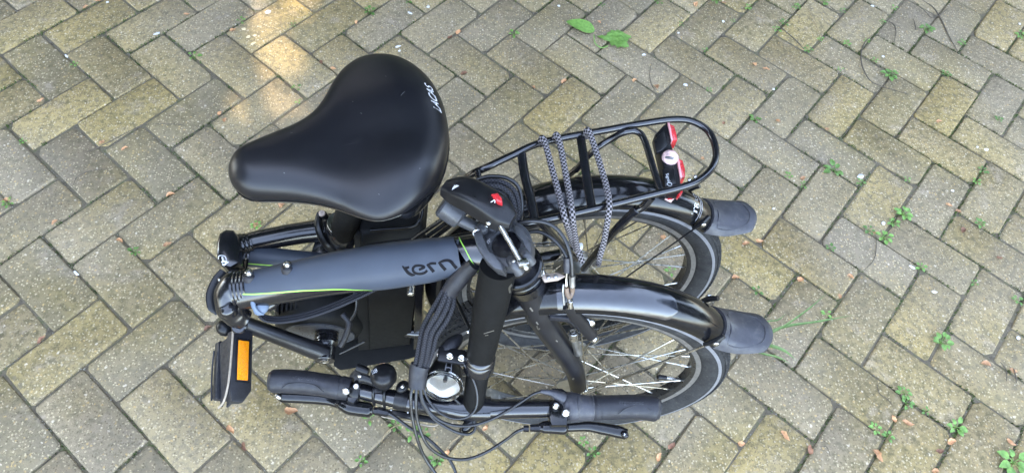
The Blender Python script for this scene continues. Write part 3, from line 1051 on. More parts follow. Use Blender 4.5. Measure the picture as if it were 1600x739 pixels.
block([(0.107, 0.1554, 0.562), (0.1125, 0.1566, 0.562), (0.111, 0.1461, 0.562), (0.1047, 0.1397, 0.562), (0.1034, 0.1428, 0.562)], 0, .014, 'red_lens', 'red')
MB().ball((0.0982, 0.1965, 0.582), .0118, n=22, sq=(1, 1, .85)).build('clear_dome', 'pink_lens', light_o)
MB().rbox((0.0936, 0.189, 0.592), (.95, -.2, 0), (.2, .95, 0), (0, 0, 1), .0058, .0016, .0010, .0008, .0003).build('lamp_core', 'alloy', light_o)
MB().prism([(0.0928, 0.1563, 0.552), (0.104, 0.1587, 0.552), (0.1084, 0.1515, 0.552), (0.0998, 0.1419, 0.552), (0.0916, 0.1469, 0.552)], (0, 0, .008), .002).build('side_reflector', 'pink_lens', light_o)
MB().prism([(0.0929, 0.1483, 0.561), (0.1, 0.1485, 0.561), (0.0992, 0.1423, 0.561), (0.0928, 0.1411, 0.561)], (0, 0, .002), .0006).build('side_reflector_core', 'red', light_o)
MB().tube([(0.1049, 0.1683, 0.56), (0.1157, 0.1804, 0.56), (0.1214, 0.1881, 0.56)], [.006, .0055, .0035], n=10, k=4).build('thumb_screw', 'plastic', light_o)
text_on(lowhood, 'Signal', (0.0877, 0.1681, 0.59), (Vector((0.0889, 0.1515, 0.59)) - Vector((0.0877, 0.1681, 0.59))).normalized(), (Vector((0.0933, 0.1703, 0.59)) - Vector((0.0877, 0.1681, 0.59))).normalized(), .0062, (0, 0, -1), .0003).build('lettering', 'white', light_o)
MB().tube([Vector((0.0904, 0.1512, 0.5845)) + Vector((.0032 * math.cos(t), .0026 * math.sin(t), 0)) for t in [i * math.pi / 6 for i in range(12)]], .0005, n=5, k=1, closed=True).build('printed_ring', 'white', light_o)

# ---- print on the rear fender
def fender_spot(mat, ang, y):
    a = rad(ang)
    return mat @ Vector((.29 * math.cos(a), y, .29 * math.sin(a)))
e0 = fender_spot(MR, 54.5, -.030)
ey_ = (fender_spot(MR, 56.5, -.030) - fender_spot(MR, 54.5, -.030)).normalized()
ex_ = (MR.to_3x3() @ Vector((0, 1, 0)))
dr_ = -(MR.to_3x3() @ Vector((math.cos(rad(54)), 0, math.sin(rad(54)))))
text_on(fend_r, 'TR', e0 + ex_ * .006, ex_, ey_, .0135, dr_, .0004, bold=.02).build('lettering', 'white', fr)
text_on(fend_r, 'LO', e0 + ex_ * .026, ex_, ey_, .0110, dr_, .0004).build('lettering', 'grey_print', fr)
lines = [[(e0 + ex_ * x - ey_ * d, .0007), (e0 + ex_ * (x + L_ / 2) - ey_ * d, .0007), (e0 + ex_ * (x + L_) - ey_ * d, .0007)] for x, d, L_ in ((.002, .006, .040), (.006, .010, .030))]
ribbon_on(fend_r, lines, dr_).build('printed_line', 'grey_print', fr)

# ---- saddle
out_px = [(-0.4666, 0.1247, 0.632), (-0.4665, 0.1407, 0.632), (-0.46, 0.1554, 0.632), (-0.4451, 0.1666, 0.632), (-0.4217, 0.1804, 0.632), (-0.3951, 0.1965, 0.632), (-0.3754, 0.2169, 0.632), (-0.3638, 0.2419, 0.632), (-0.356, 0.2685, 0.632), (-0.3451, 0.2926, 0.632), (-0.3258, 0.312, 0.632), (-0.3008, 0.3191, 0.632), (-0.2748, 0.3146, 0.632), (-0.2499, 0.2983, 0.632), (-0.2276, 0.2709, 0.632), (-0.2113, 0.2331, 0.632), (-0.2037, 0.1923, 0.632), (-0.2045, 0.1579, 0.632), (-0.2129, 0.1209, 0.632), (-0.2304, 0.0915, 0.632), (-0.2491, 0.0721, 0.632), (-0.2686, 0.061, 0.632), (-0.2861, 0.058, 0.632), (-0.3058, 0.0637, 0.632), (-0.329, 0.0746, 0.632), (-0.3536, 0.083, 0.632), (-0.3838, 0.0885, 0.632), (-0.4121, 0.0904, 0.632), (-0.4383, 0.0933, 0.632), (-0.4573, 0.1055, 0.632)]
OUT = smooth_path(out_px, 4, True)
nose, tail = Vector((-0.4638, 0.1257, 0.632)), Vector((-0.2042, 0.179, 0.632))
axis = (tail - nose)
AL = axis.length
axis.normalize()
side = Vector((-axis.y, axis.x, 0))
S_MB = MB()
def saddle_ring(s, dz=0.0):
    """ring of the saddle's top: s = 1 at the rim, 0 on the middle line"""
    res = []
    for p in OUT:
        t = max(0.06, min(0.86, (p - nose).dot(axis) / AL))
        t = 0.12 + (t - 0.06) * (0.62 / 0.80)
        m = nose + axis * (t * AL)
        q = m.lerp(p, s)
        tt = (q - nose).dot(axis) / AL
        w = (q - m).dot(side)
        h = (0.026 + 0.006 * tt) * math.sqrt(max(0, 1 - s ** 2.6)) 
        lobes = 0.0050 * math.exp(-((tt - .78) / .20) ** 2) * math.exp(-((abs(w) - .060) / .045) ** 2)
        crease = -0.0015 * math.exp(-(w / .045) ** 2) * max(0, min(1, (tt - .35) / .4))
        dip = -0.006 * math.exp(-((tt - .52) / .18) ** 2) + 0.004 * max(0, tt - .7)
        fade = math.sqrt(max(0, 1 - s ** 3))
        q = q + Vector((0, 0, h + (lobes + crease + dip) * fade + dz - 0.010 * (1 - tt) ** 2))
        res.append(q)
    return res
rings = []
def inset_ring(f, dz):
    c0 = nose + axis * (AL * .55)
    res = []
    for p in OUT:
        t = max(.1, min(.8, (p - nose).dot(axis) / AL))
        m = nose + axis * (t * AL)
        tt = (p - nose).dot(axis) / AL
        g = max(0, min(1, (tt - .80) / .12))
        g = f + (1 - f) * .9 * g * g * (3 - 2 * g)
        res.append(m.lerp(p, g) + Vector((0, 0, dz - 0.010 * (1 - tt) ** 2)))
    return res
rings = [inset_ring(.60, -.028), inset_ring(.76, -.0245), inset_ring(.88, -.0165), inset_ring(.955, -.0075), inset_ring(.99, -.002), saddle_ring(1.0)]
rings += [saddle_ring(math.cos(a)) for a in [rad(x) for x in (8, 18, 28, 38, 48, 57, 66, 75, 82, 88)]]
S_MB.loft(rings)
saddle = S_MB.build('saddle', 'saddle', bike, 60)
pip = inset_ring(.90, -.0155)
MB().tube(pip[::2], .0016, n=6, k=1, closed=True).build('saddle_piping', 'gloss', saddle)
def base_ring(f, dz):
    res = []
    for p in OUT:
        t = max(.1, min(.8, (p - nose).dot(axis) / AL))
        m = nose + axis * (t * AL)
        tt = (p - nose).dot(axis) / AL
        g = max(0, min(1, (tt - .58) / .20))
        g = f + (.975 - .35 * (.7 - f) - f) * g * g * (3 - 2 * g)
        res.append(m.lerp(p, g) + Vector((0, 0, dz - 0.010 * (1 - tt) ** 2)))
    return res
base_r = [base_ring(.40, -.040), base_ring(.50, -.037), base_ring(.62, -.028), base_ring(.70, -.0120)]
MB().loft(base_r).build('saddle_base', 'gloss', saddle, 50)
sad_dir = (Vector((-0.2535, 0.2098, 0.64)) - Vector((-0.18644, -0.36373, 1.33054))).normalized()
text_on(S_MB, 'LACAS', (-0.2131, 0.2135, 0.64), (Vector((-0.2334, 0.2745, 0.64)) - Vector((-0.2131, 0.2135, 0.64))).normalized(), (Vector((-0.2313, 0.2222, 0.64)) - Vector((-0.2131, 0.2135, 0.64))).normalized() , .0150, sad_dir, .0004, shear=.45, bold=.012).build('lettering', 'white', saddle)
# lint and small scuffs on the vinyl
LINT = [[(p, .00035) for p in q] for q in ([(-0.2633, 0.219, 0.67), (-0.2612, 0.2232, 0.67), (-0.259, 0.2264, 0.67)], [(-0.324, 0.2164, 0.67), (-0.3231, 0.2154, 0.67), (-0.3224, 0.2154, 0.67)], [(-0.3118, 0.1969, 0.66), (-0.311, 0.1959, 0.66), (-0.3101, 0.1949, 0.66)], [(-0.3934, 0.1679, 0.66), (-0.3925, 0.167, 0.66), (-0.391, 0.1671, 0.66)], [(-0.2823, 0.0824, 0.66), (-0.2816, 0.0816, 0.66), (-0.2808, 0.0816, 0.66)], [(-0.2363, 0.1145, 0.66), (-0.2356, 0.1154, 0.66), (-0.2348, 0.1154, 0.66)], [(-0.2856, 0.2568, 0.66), (-0.2846, 0.2547, 0.66), (-0.2838, 0.2547, 0.66)], [(-0.3942, 0.1097, 0.66), (-0.3935, 0.1097, 0.66), (-0.3926, 0.1088, 0.66)])]
ribbon_on(S_MB, LINT, (0, 0, -1), .0003, 3).build('lint', 'lint', saddle)
# rails and clamp below the saddle
for d in (-1, 1):
    c = nose + axis * (AL * .30)
    MB().tube([nose + axis * (AL * .22) + side * (d * .012) + Vector((0, 0, -.044)), nose + axis * (AL * .42) + side * (d * .021) + Vector((0, 0, -.062)), nose + axis * (AL * .62) + side * (d * .022) + Vector((0, 0, -.062)), nose + axis * (AL * .86) + side * (d * .045) + Vector((0, 0, -.045))], .0035, n=8).build('saddle_rail', 'satin', saddle)

# ---- seat post, seat tube, clamp
st_t, st_b = Vector((-0.3626, 0.1752, 0.425)), Vector((-0.4062, 0.1547, 0.24))
up = (st_t - st_b).normalized()
post_top = Vector(nose + axis * (AL * .55) + Vector((0, 0, -.064)))
post = MB().cyl(st_t - up * .05, post_top, .0192, 24)
post.rbox(post_top, axis, side, (0, 0, 1), .024, .026, .010)
post.build('seat_post', 'matte', bike)
MB().cyl(st_b, st_t - up * .002, .0225, 28).build('seat_tube', 'satin', bike)
col = MB().lathe([(-.034, .0235), (-.030, .0262), (-.004, .0262), (0, .0245), (.001, .0202), (-.004, .0198)], st_t, up, 28)
col_o = col.build('seat_clamp', 'satin', bike)
MB().lathe([(.0012, .0218), (.0018, .0222), (.0018, .0232), (.0006, .0238)], st_t, up, 28).build('clamp_edge', 'alloy', col_o)
MB().tube([(-0.3896, 0.1873, 0.43), (-0.398, 0.1879, 0.425), (-0.4002, 0.1751, 0.42), (-0.3955, 0.161, 0.41), (-0.3875, 0.1512, 0.4), (-0.3789, 0.1485, 0.385)], [.0052, .0060, .0058, .0050, .0046, .0042], n=12, k=5, flat=1.5, up=up).build('quick_release_lever', 'plastic', col_o)
MB().cyl((-0.3961, 0.1921, 0.422), (-0.3933, 0.1869, 0.436), .0048).build('lever_nut', 'tan', col_o)
MB().cyl((-0.3878, 0.1912, 0.42), (-0.3446, 0.1964, 0.4), .005).build('clamp_bolt', 'satin', col_o)

# ---- battery and its rail
def box8(near, off, bev=.005):
    """block from its four near corners and the way to its far side"""
    return MB().prism(near, off, bev)
bat = box8([(-0.3241, 0.1244, 0.435), (-0.2416, 0.1453, 0.435), (-0.2719, 0.0828, 0.16), (-0.343, 0.0729, 0.16)], (0.006, .088, .010), .008)
bat_o = bat.build('battery', 'matte', bike)
MB().prism([(-0.344, 0.1549, 0.43), (-0.3208, 0.1576, 0.43), (-0.3393, 0.0759, 0.155), (-0.3627, 0.0746, 0.155)], (.004, .060, .008), .005).build('gap_shade_slab', 'matte', bike)  # added black slab standing for seat tube and shadow beside the battery
MB().prism([(-0.3319, 0.1424, 0.452), (-0.2425, 0.1594, 0.452), (-0.2401, 0.1429, 0.42), (-0.3342, 0.126, 0.42)], (0.004, .075, .012), .008).build('battery_cap', 'matte', bat_o)
MB().tube([(-0.3163, 0.1433, 0.462), (-0.2965, 0.1459, 0.462), (-0.2692, 0.1486, 0.462), (-0.2529, 0.1532, 0.462), (-0.2447, 0.1607, 0.468), (-0.2423, 0.1735, 0.472)], .0032, n=10, k=5).build('battery_handle', 'gloss', bat_o)
MB().rbox((-0.311, 0.0814, 0.163), Vector((-0.272, 0.084, 0.16)) - Vector((-0.3431, 0.0741, 0.16)), (0, 1, 0), (0, 0, 1), .029, .0012, .0012).build('battery_seam', 'grey_print', bat_o)
MB().prism([(-0.2524, 0.1415, 0.42), (-0.2412, 0.145, 0.42), (-0.2531, 0.0819, 0.15), (-0.2666, 0.0794, 0.15)], (.002, .05, .004), .003).build('battery_rail', 'satin', bike)
MB().ball((-0.3206, 0.1263, 0.33), .0012).build('charge_dot', 'white', bat_o)

# ---- bottom bracket, motor, chain guard, cranks, pedal
bb = Vector((-.422, .147, .215))
motor = MB().lathe([(-.062, .050), (-.060, .066), (-.052, .074), (-.02, .078), (.03, .078), (.040, .070)], bb, (0, 1, .09), 40)
motor_o = motor.build('motor', 'matte', bike)
for i in range(5):
    x = bb + Vector((-.060 + .008 * i, -.022, .036 + .003 * i))
    MB().rbox(x, (1, 0, 0), (0, 1, 0), (0, 0, 1), .0022, .026, .020, .001, .0008, 1).build('cooling_fin', 'plastic', motor_o)
MB().lathe([(-.005, .050), (-.003, .058), (0, .058)], bb + Vector((0, -.061, -.006)), (0, 1, .09), 36).build('motor_badge', 'cast', motor_o)
MB().lathe([(0, .083), (.003, .088), (.006, .088), (.008, .080)], bb + Vector((-.006, -.012, -.008)), (0, 1, .09), 48).build('chain_guard', 'plastic', bike)
cr0, cr1 = Vector((-0.404, 0.0401, 0.235)), Vector((-0.5166, 0.0597, 0.315))
cup0 = Vector((-0.4058, 0.0942, 0.235))
cup = MB()
ca = (cr0 - cup0).normalized()
L_ = (cr0 - cup0).length
prof = [(-.02, .020)]
for i in range(6):
    prof += [(L_ * .12 * i, .0195), (L_ * .12 * i + .001, .0172), (L_ * .12 * i + .003, .0172), (L_ * .12 * i + .004, .0195)]
prof += [(L_ * .8, .014), (L_ * .98, .013)]
cup.lathe(prof, cup0, ca, 28)
cup.build('bearing_cup', 'satin', bike)
crank = MB().tube([cr0, cr0.lerp(cr1, .12), cr0.lerp(cr1, .5), cr0.lerp(cr1, .9), cr1], [.0185, .0175, .0155, .0145, .0150], n=14, k=4, flat=.8, up=ca)
crank_o = crank.build('crank', 'fork', bike)
MB().cyl(cr0 - ca * .012, cr0 + ca * .0120, .0160, 24).build('crank_boss', 'satin', crank_o)
MB().lathe([(0, .0078), (.002, .0078), (.0022, .0055), (.0008, .0035)], cr0 + ca * .0115, ca, 16).build('crank_bolt', 'chrome', crank_o)
# pedal: its long side runs outward from the crank, one edge with the reflector turned up
pd0, pd1 = Vector((-0.5144, 0.0482, 0.32)), Vector((-0.5018, -0.0636, 0.31))
pe = (pd1 - pd0).normalized()
pl = (pd1 - pd0).length
pn = Vector((.70, 0, .71))
pn = (pn - pe * pn.dot(pe)).normalized()
pw = pn.cross(pe).normalized()
pc = pd0.lerp(pd1, .5)
if pw.x < 0:
    pw = -pw
ped = MB()
hw, hl = .0165, pl / 2
ped.prism([pc - pe * hl * .92 - pw * hw, pc - pe * hl - pw * hw * .6, pc - pe * hl + pw * hw, pc + pe * hl * .66 + pw * hw, pc + pe * hl * .96 + pw * hw * .25, pc + pe * hl * .96 - pw * hw * .8, pc + pe * hl * .7 - pw * hw], -pn * .016, .002)
pedal = ped.build('pedal', 'rubber', bike)
for s in (-1, 1):
    MB().prism([pc - pe * hl * .86 + pw * (s * hw * .80) - pn * .014, pc + pe * hl * .62 + pw * (s * hw * .80) - pn * .014, pc + pe * hl * .92 + pw * (s * hw * .4) - pn * .046, pc - pe * hl * .78 + pw * (s * hw * .8) - pn * .050], -pw * (s * .004), .001).build('pedal_plate', 'rubber', pedal)
MB().rbox(pc - pn * .030 - pe * .004, pe, pw, pn, hl * .82, .0085, .010, .004).build('pedal_body', 'plastic', pedal)
MB().rbox(pc - pn * .050 - pe * .004, pe, pw, pn, hl * .80, hw * .9, .006, .004).build('pedal_edge', 'rubber', pedal)
MB().tube([pc - pe * hl * .95 - pw * hw + pn * .001, pc - pw * (hw + .001) - pn * .001, pc + pe * hl * .55 - pw * (hw + .002) - pn * .004, pc + pe * hl * .9 - pw * (hw + .001) - pn * .016, pc + pe * hl * 1.0 - pw * (hw - .001) - pn * .034], .0016, n=6).build('grip_edge', 'tan_edge', pedal)
MB().tube([pc - pe * hl * .6 - pw * (hw + .002) - pn * .050, pc - pw * (hw + .002) - pn * .053, pc + pe * hl * .75 - pw * (hw + .002) - pn * .050], .0014, n=6).build('grip_edge', 'rubber', pedal)
MB().rbox(pc - pe * hl * .14 + pw * .001 + pn * .0005, pe, pw, pn, hl * .53, .0085, .0012, .001, .0004).build('reflector', 'orange', pedal)
MB().rbox(pc - pe * hl * .14 + pw * .001 - pn * .0002, pe, pw, pn, hl * .60, .0118, .0008, .002, .0004).build('reflector_frame', 'plastic', pedal)
MB().cyl(pd0 - pe * .030 - pn * .012, pd0 - pn * .012, .0085).build('pedal_spindle', 'satin', pedal)
MB().ball((-0.5458, 0.0541, 0.31), .0125, sq=(1, 1.1, 1)).build('spindle_cap', 'plastic', pedal)
MB().lathe([(0, .010), (.004, .0115), (.012, .0115), (.014, .009)], Vector((-0.5159, 0.0503, 0.33)), (0.05, -.5, .8), 20).build('pedal_lock', 'satin', pedal)
MB().lathe([(0, .0056), (.002, .0056), (.0022, .004)], Vector((-0.5129, 0.0521, 0.343)), (0.05, -.5, .8), 6).build('lock_bolt', 'chrome', pedal)

# foot bar below the motor and battery, swing arm, kickstand foot
MB().prism([(-0.407, 0.0693, 0.13), (-0.3486, 0.0756, 0.13), (-0.2748, 0.0844, 0.13), (-0.2496, 0.0883, 0.13), (-0.2423, 0.0809, 0.13), (-0.274, 0.0698, 0.13), (-0.3359, 0.0576, 0.13), (-0.3969, 0.0479, 0.13), (-0.4077, 0.055, 0.13)], (0, .055, .012), .004).build('foot_bar', 'matte', bike)
MB().tube([bb + Vector((.02, .045, -.02)), Vector((-.20, .195, .225)), MR @ Vector((0, .058, 0))], [.013, .011, .010], n=12).build('chain_stay', 'satin', bike)
MB().tube([bb + Vector((.02, -.02, -.02)), Vector((-.23, .095, .195)), MR @ Vector((0, -.056, 0))], [.013, .011, .009], n=12).build('chain_stay', 'satin', bike)
MB().tube([(-0.3672, 0.0808, 0.06), (-0.3755, 0.081, 0.03), (-0.3855, 0.0769, 0.004)], [.009, .010, .013], n=12).build('stand_foot', 'rubber', bike)
cass = MB()
for i in range(6):
    cass.lathe([(0, .010), (0, .020 + .004 * i), (.0016, .020 + .004 * i), (.0016, .010)], MR @ Vector((0, .030 + .004 * (5 - i), 0)), MR.to_3x3() @ Vector((0, 1, 0)), 26)
cass.build('cassette', 'alloy', bike)
def chain_run(a, b, n):
    m = MB()
    a, b = Vector(a), Vector(b)
    d = (b - a).normalized()
    u = Vector((0, 1, .09)).normalized()
    for i in range(n):
        p = a.lerp(b, (i + .5) / n)
        w = .0028 if i % 2 else .0040
        for s in (-1, 1):
            m.rbox(p + u * (w * s * .8), d, d.cross(u), u, .0062, .0036, .0006, .003, .0002, 2)
    return m
ch = chain_run(bb + Vector((.01, .062, .040)), MR @ Vector((-.01, .052, .038)), 34)
ch2 = chain_run(bb + Vector((.01, .062, -.050)), MR @ Vector((-.01, .052, -.038)), 34)
ch.add(ch2.v, ch2.f)
tag(ch.build('chain', 'alloy', bike), kind='stuff')

# ---- rear half of the frame
MB().tube([(-0.5237, 0.1582, 0.385), (-0.4808, 0.1719, 0.382), (-0.4344, 0.1843, 0.38), (-0.3866, 0.1935, 0.378)], [.0150, .0165, .0170, .0190], n=20, k=5).build('frame_tube', 'satin', bike)
t2 = MB().tube([(-0.5203, 0.1448, 0.375), (-0.4794, 0.1449, 0.37), (-0.432, 0.1438, 0.365), (-0.3789, 0.1417, 0.36)], [.0160, .0160, .0155, .0150], n=20, k=5)
t2o = t2.build('frame_tube', 'frame', bike)
ribbon_on(t2, [[(p, .0007) for p in [(-0.5071, 0.1266, 0.385), (-0.4729, 0.1239, 0.385), (-0.435, 0.1223, 0.385), (-0.397, 0.1218, 0.385)]]], VIEWDIR).build('pinstripe', 'green', t2o)
gus = MB().prism([(-0.4244, 0.2033, 0.372), (-0.3931, 0.2087, 0.372), (-0.3733, 0.1512, 0.372), (-0.4007, 0.1351, 0.372), (-0.4169, 0.1572, 0.372), (-0.4137, 0.1801, 0.372)], (0.004, -.006, -.030), .004)
gus.build('seat_tube_gusset', 'satin', bike)
# hinge, rear leaf
hb = MB().prism([(-0.5421, 0.1408, 0.425), (-0.5405, 0.1571, 0.425), (-0.5326, 0.1638, 0.425), (-0.5214, 0.1629, 0.425), (-0.5122, 0.1522, 0.425), (-0.5049, 0.1308, 0.425), (-0.5028, 0.1077, 0.425), (-0.5139, 0.0993, 0.425), (-0.5271, 0.1032, 0.425), (-0.5365, 0.1155, 0.425)], (-.012, .020, -.085), .007)
hbo = hb.build('hinge_leaf', 'satin', bike)
def weld(a, b, r, n, name='weld_bead'):
    """a row of weld ripples round a tube"""
    a, b = Vector(a), Vector(b)
    L = (b - a).length
    prof = []
    for i in range(n * 4 + 1):
        t = i / (n * 4)
        prof.append((L * t, (r[0] * (1 - t) + r[1] * t) + .0005 * math.cos(2 * math.pi * n * t)))
    return MB().lathe(prof, a, b - a, 22)
weld((-0.5261, 0.152, 0.39), (-0.505, 0.1613, 0.386), (.0205, .0160), 4).build('weld_bead', 'satin', hbo)
weld((-0.5287, 0.1404, 0.383), (-0.5082, 0.1423, 0.376), (.0200, .0168), 4).build('weld_bead', 'satin', hbo)
# small round emblem on the leaf
lines = [[(p, .0006) for p in [(-0.5313, 0.1098, 0.43), (-0.5314, 0.115, 0.43), (-0.5271, 0.1161, 0.43), (-0.5223, 0.1141, 0.43), (-0.5196, 0.109, 0.43)]],
         [(p, .0011) for p in [(-0.5267, 0.114, 0.43), (-0.5251, 0.1099, 0.43), (-0.5235, 0.1058, 0.43)]],
         [(p, .0012) for p in [(-0.5259, 0.1047, 0.43), (-0.5228, 0.1068, 0.43), (-0.5195, 0.1038, 0.43), (-0.5216, 0.1007, 0.43), (-0.5247, 0.1027, 0.43)]],
         [(p, .0010) for p in [(-0.5203, 0.1079, 0.43), (-0.5179, 0.1049, 0.43), (-0.5164, 0.1059, 0.43)]]]
ribbon_on(hb, lines, Vector((-0.5251, 0.1099, 0.43)) - Vector((-0.18644, -0.36373, 1.33054))).build('emblem', 'white', hbo)

# ---- front half of the frame: the big two-tone tube
ctr = [Vector(p) for p in [(-0.4933, 0.0683, 0.412), (-0.4559, 0.0706, 0.425), (-0.3988, 0.0726, 0.447), (-0.3429, 0.0728, 0.47), (-0.2887, 0.0701, 0.492), (-0.236, 0.0661, 0.516), (-0.2021, 0.0639, 0.532), (-0.1773, 0.0611, 0.545)]]
crad = [.0265, .0275, .0285, .0300, .0315, .0300, .0268, .0240]
TP = smooth_path(ctr, 8)
TR_ = lerp_list(crad, len(TP))
eye = Vector((-0.18644, -0.36373, 1.33054))
def tube_frame(i):
    t = (TP[min(i + 1, len(TP) - 1)] - TP[max(i - 1, 0)]).normalized()
    w = (eye - TP[i])
    w = (w - t * w.dot(t)).normalized()       # towards the standing viewer: the tube's upper near side
    return t, w, t.cross(w)
NT = len(TP)
def paint_edge(i):
    """angle round the tube, measured from its upper near side downward, where grey gives way to black"""
    s = i / (NT - 1)
    k = [(0.0, 2), (0.12, 14), (0.28, 28), (0.42, 42), (0.52, 60), (0.62, 95), (1.0, 95)]
    for (a, x), (b, y) in zip(k, k[1:]):
        if s <= b:
            f = (s - a) / (b - a)
            return rad(x + (y - x) * f)
    return rad(95)
grey, black = MB(), MB()
rg, rk = [], []
stripe = []
sgn = None
for i in range(NT):
    t, w, u = tube_frame(i)
    # u must point to the image's lower side (towards -Y)
    if u.y > 0:
        u = -u
    e = paint_edge(i)
    def at(a, dr=0.0):
        k_ = (abs(math.cos(a)) ** 2.6 + abs(math.sin(a)) ** 2.6) ** (-1 / 2.6)      # flattened flanks
        return TP[i] + w * ((TR_[i] * k_ + dr) * math.cos(a)) + u * ((TR_[i] * k_ + dr) * math.sin(a))
    g = [at(e - (e + rad(200)) * j / 28) for j in range(29)]
    rg.append(g)
    b = [at(e + (rad(160) - e) * j / 16) for j in range(17)]
    rk.append(b)
    stripe.append([at(e + d / TR_[i], .0003) for d in (-.0009, 0, .0009)])
def open_loft(rings):
    n = len(rings[0])
    m = MB()
    m.add([p for r in rings for p in r], [(i * n + j, i * n + j + 1, (i + 1) * n + j + 1, (i + 1) * n + j) for i in range(len(rings) - 1) for j in range(n - 1)])
    return m
GREY = open_loft(rg)
main_o = GREY.build('main_tube', 'frame', bike)
open_loft(rk).build('lower_paint', 'satin', main_o)
cut = int(NT * .56)
open_loft(stripe[2:cut]).build('pinstripe', 'green', main_o)
FULL = MB().loft([[TP[i] + tube_frame(i)[1] * (TR_[i] * math.cos(a)) + tube_frame(i)[2] * (TR_[i] * math.sin(a)) for a in [2 * math.pi * k / 28 for k in range(28)]] for i in range(NT)])
# black sleeve where the tube meets the head, with its own pinstripe
SLV = MB()
sl_pts = [Vector(p) for p in [(-0.179, 0.0611, 0.544), (-0.1691, 0.0609, 0.5475), (-0.1561, 0.0611, 0.551), (-0.1414, 0.0621, 0.553)]]
rings = []
for i, c in enumerate(sl_pts):
    t = (sl_pts[-1] - sl_pts[0]).normalized()
    w = eye - c
    w = (w - t * w.dot(t)).normalized()
    u = t.cross(w)
    if u.y > 0:
        u = -u
    sh_ = .50 * max(0, 1 - i / 2)
    r = (.0252, .0254, .0258, .0265)[i]
    rings.append([c + w * (r * math.cos(a)) + u * (r * math.sin(a)) + t * (sh_ * r * math.sin(a)) for a in [2 * math.pi * k / 32 for k in range(32)]])
SLV.loft(rings)
slv_o = SLV.build('head_sleeve', 'satin', main_o)
ribbon_on(SLV, [[(p, .0007) for p in [(-0.1884, 0.0703, 0.575), (-0.1859, 0.0639, 0.575), (-0.1801, 0.0521, 0.575), (-0.1737, 0.0387, 0.575), (-0.1681, 0.029, 0.575), (-0.1633, 0.0211, 0.575)]]], Vector((-0.179, 0.0584, 0.55)) - eye, .0004, 8).build('pinstripe', 'green', slv_o)
# word on the tube
def glyph(pts, w):
    return [(p, q) for p, q in zip(pts, w if isinstance(w, list) else [w] * len(pts))]
word = [
    glyph([(-0.2579, 0.0223, 0.5862), (-0.2543, 0.0188, 0.5845), (-0.2504, 0.0148, 0.5825), (-0.2458, 0.0123, 0.5815), (-0.2411, 0.0118, 0.5816)], [.0009, .0018, .0021, .0020, .0008]),
    glyph([(-0.254, 0.02, 0.5852), (-0.2513, 0.0202, 0.5855), (-0.249, 0.0211, 0.5863)], [.0016, .0016, .0013]),
    glyph([(-0.2363, 0.0175, 0.5853), (-0.2329, 0.0188, 0.5863), (-0.2298, 0.0202, 0.5874), (-0.2321, 0.0217, 0.5881), (-0.2368, 0.0223, 0.588), (-0.241, 0.0219, 0.5874), (-0.2438, 0.0198, 0.586), (-0.2439, 0.0171, 0.5844), (-0.242, 0.0146, 0.5831), (-0.2381, 0.0132, 0.5827), (-0.2335, 0.0131, 0.583), (-0.2289, 0.0142, 0.584), (-0.2257, 0.0166, 0.5857)], .0016),
    glyph([(-0.2262, 0.0235, 0.5896), (-0.2221, 0.0197, 0.5878), (-0.2173, 0.0148, 0.5854)], [.0013, .0020, .0020]),
    glyph([(-0.2249, 0.0228, 0.5894), (-0.2207, 0.0242, 0.5905), (-0.2146, 0.0241, 0.591)], [.0013, .0016, .0015]),
    glyph([(-0.2115, 0.0255, 0.592), (-0.2076, 0.0214, 0.59), (-0.2025, 0.0165, 0.5876)], [.0013, .0020, .0020]),
    glyph([(-0.2104, 0.0251, 0.5919), (-0.2054, 0.0267, 0.5933), (-0.2001, 0.0271, 0.594), (-0.1958, 0.0254, 0.5933), (-0.1923, 0.0217, 0.5915), (-0.1888, 0.0181, 0.5897)], [.0013, .0017, .0018, .0020, .0020, .0020]),
]
ribbon_on(GREY, word, Vector((-0.2295, 0.0983, 0.4357)) - eye, .0004, 8).build('frame_lettering', 'dark_print', main_o)
# bottle bosses
def boss(p, d):
    p, d = Vector(p), Vector(d).normalized()
    MB().lathe([(-.006, .0098), (.001, .0098), (.0024, .0082)], p, d, 18).build('boss_washer', 'rubber', main_o)
    MB().lathe([(0, .0054), (.0070, .0054), (.0082, .0044), (.0076, .0026), (.0048, .0020)], p, d, 14).build('boss_bolt', 'chrome', main_o)
boss((-0.4776, 0.0752, 0.4475), (-.05, .45, .75))
boss((-0.4212, 0.0777, 0.4695), (-.05, .45, .75))
MB().lathe([(0, .0050), (.012, .0050), (.013, .0040)], (-0.2525, 0.0492, 0.475), (0.0, -.8, -.1), 14).build('boss_bolt', 'chrome', main_o)

# front hinge leaf, lever and latch
fh = MB().tube([(-0.4876, 0.0745, 0.414), (-0.5007, 0.0733, 0.414), (-0.5107, 0.065, 0.408), (-0.5119, 0.0515, 0.398), (-0.5059, 0.0433, 0.385), (-0.4961, 0.0397, 0.375)], [.0270, .0265, .0240, .0215, .0185, .0150], n=20, k=6)
fho = fh.build('hinge_leaf', 'satin', bike)
weld((-0.5031, 0.0693, 0.416), (-0.4825, 0.0716, 0.418), (.0272, .0278), 4).build('weld_bead', 'satin', fho)
MB().prism([(-0.5353, 0.1045, 0.4), (-0.5225, 0.11, 0.4), (-0.5054, 0.106, 0.4), (-0.5109, 0.0851, 0.4), (-0.5206, 0.0585, 0.4), (-0.5287, 0.0685, 0.4)], (0, 0.0, -.05), .006).build('hinge_plate', 'satin', fho)
MB().tube([(-0.5263, 0.1006, 0.41), (-0.535, 0.0864, 0.405), (-0.5394, 0.0684, 0.4), (-0.537, 0.0526, 0.395), (-0.5304, 0.0429, 0.39)], [.0075, .0090, .0100, .0095, .0045], n=12, k=5, flat=.45, up=(.6, -.2, .8)).build('hinge_lever', 'plastic', fho)
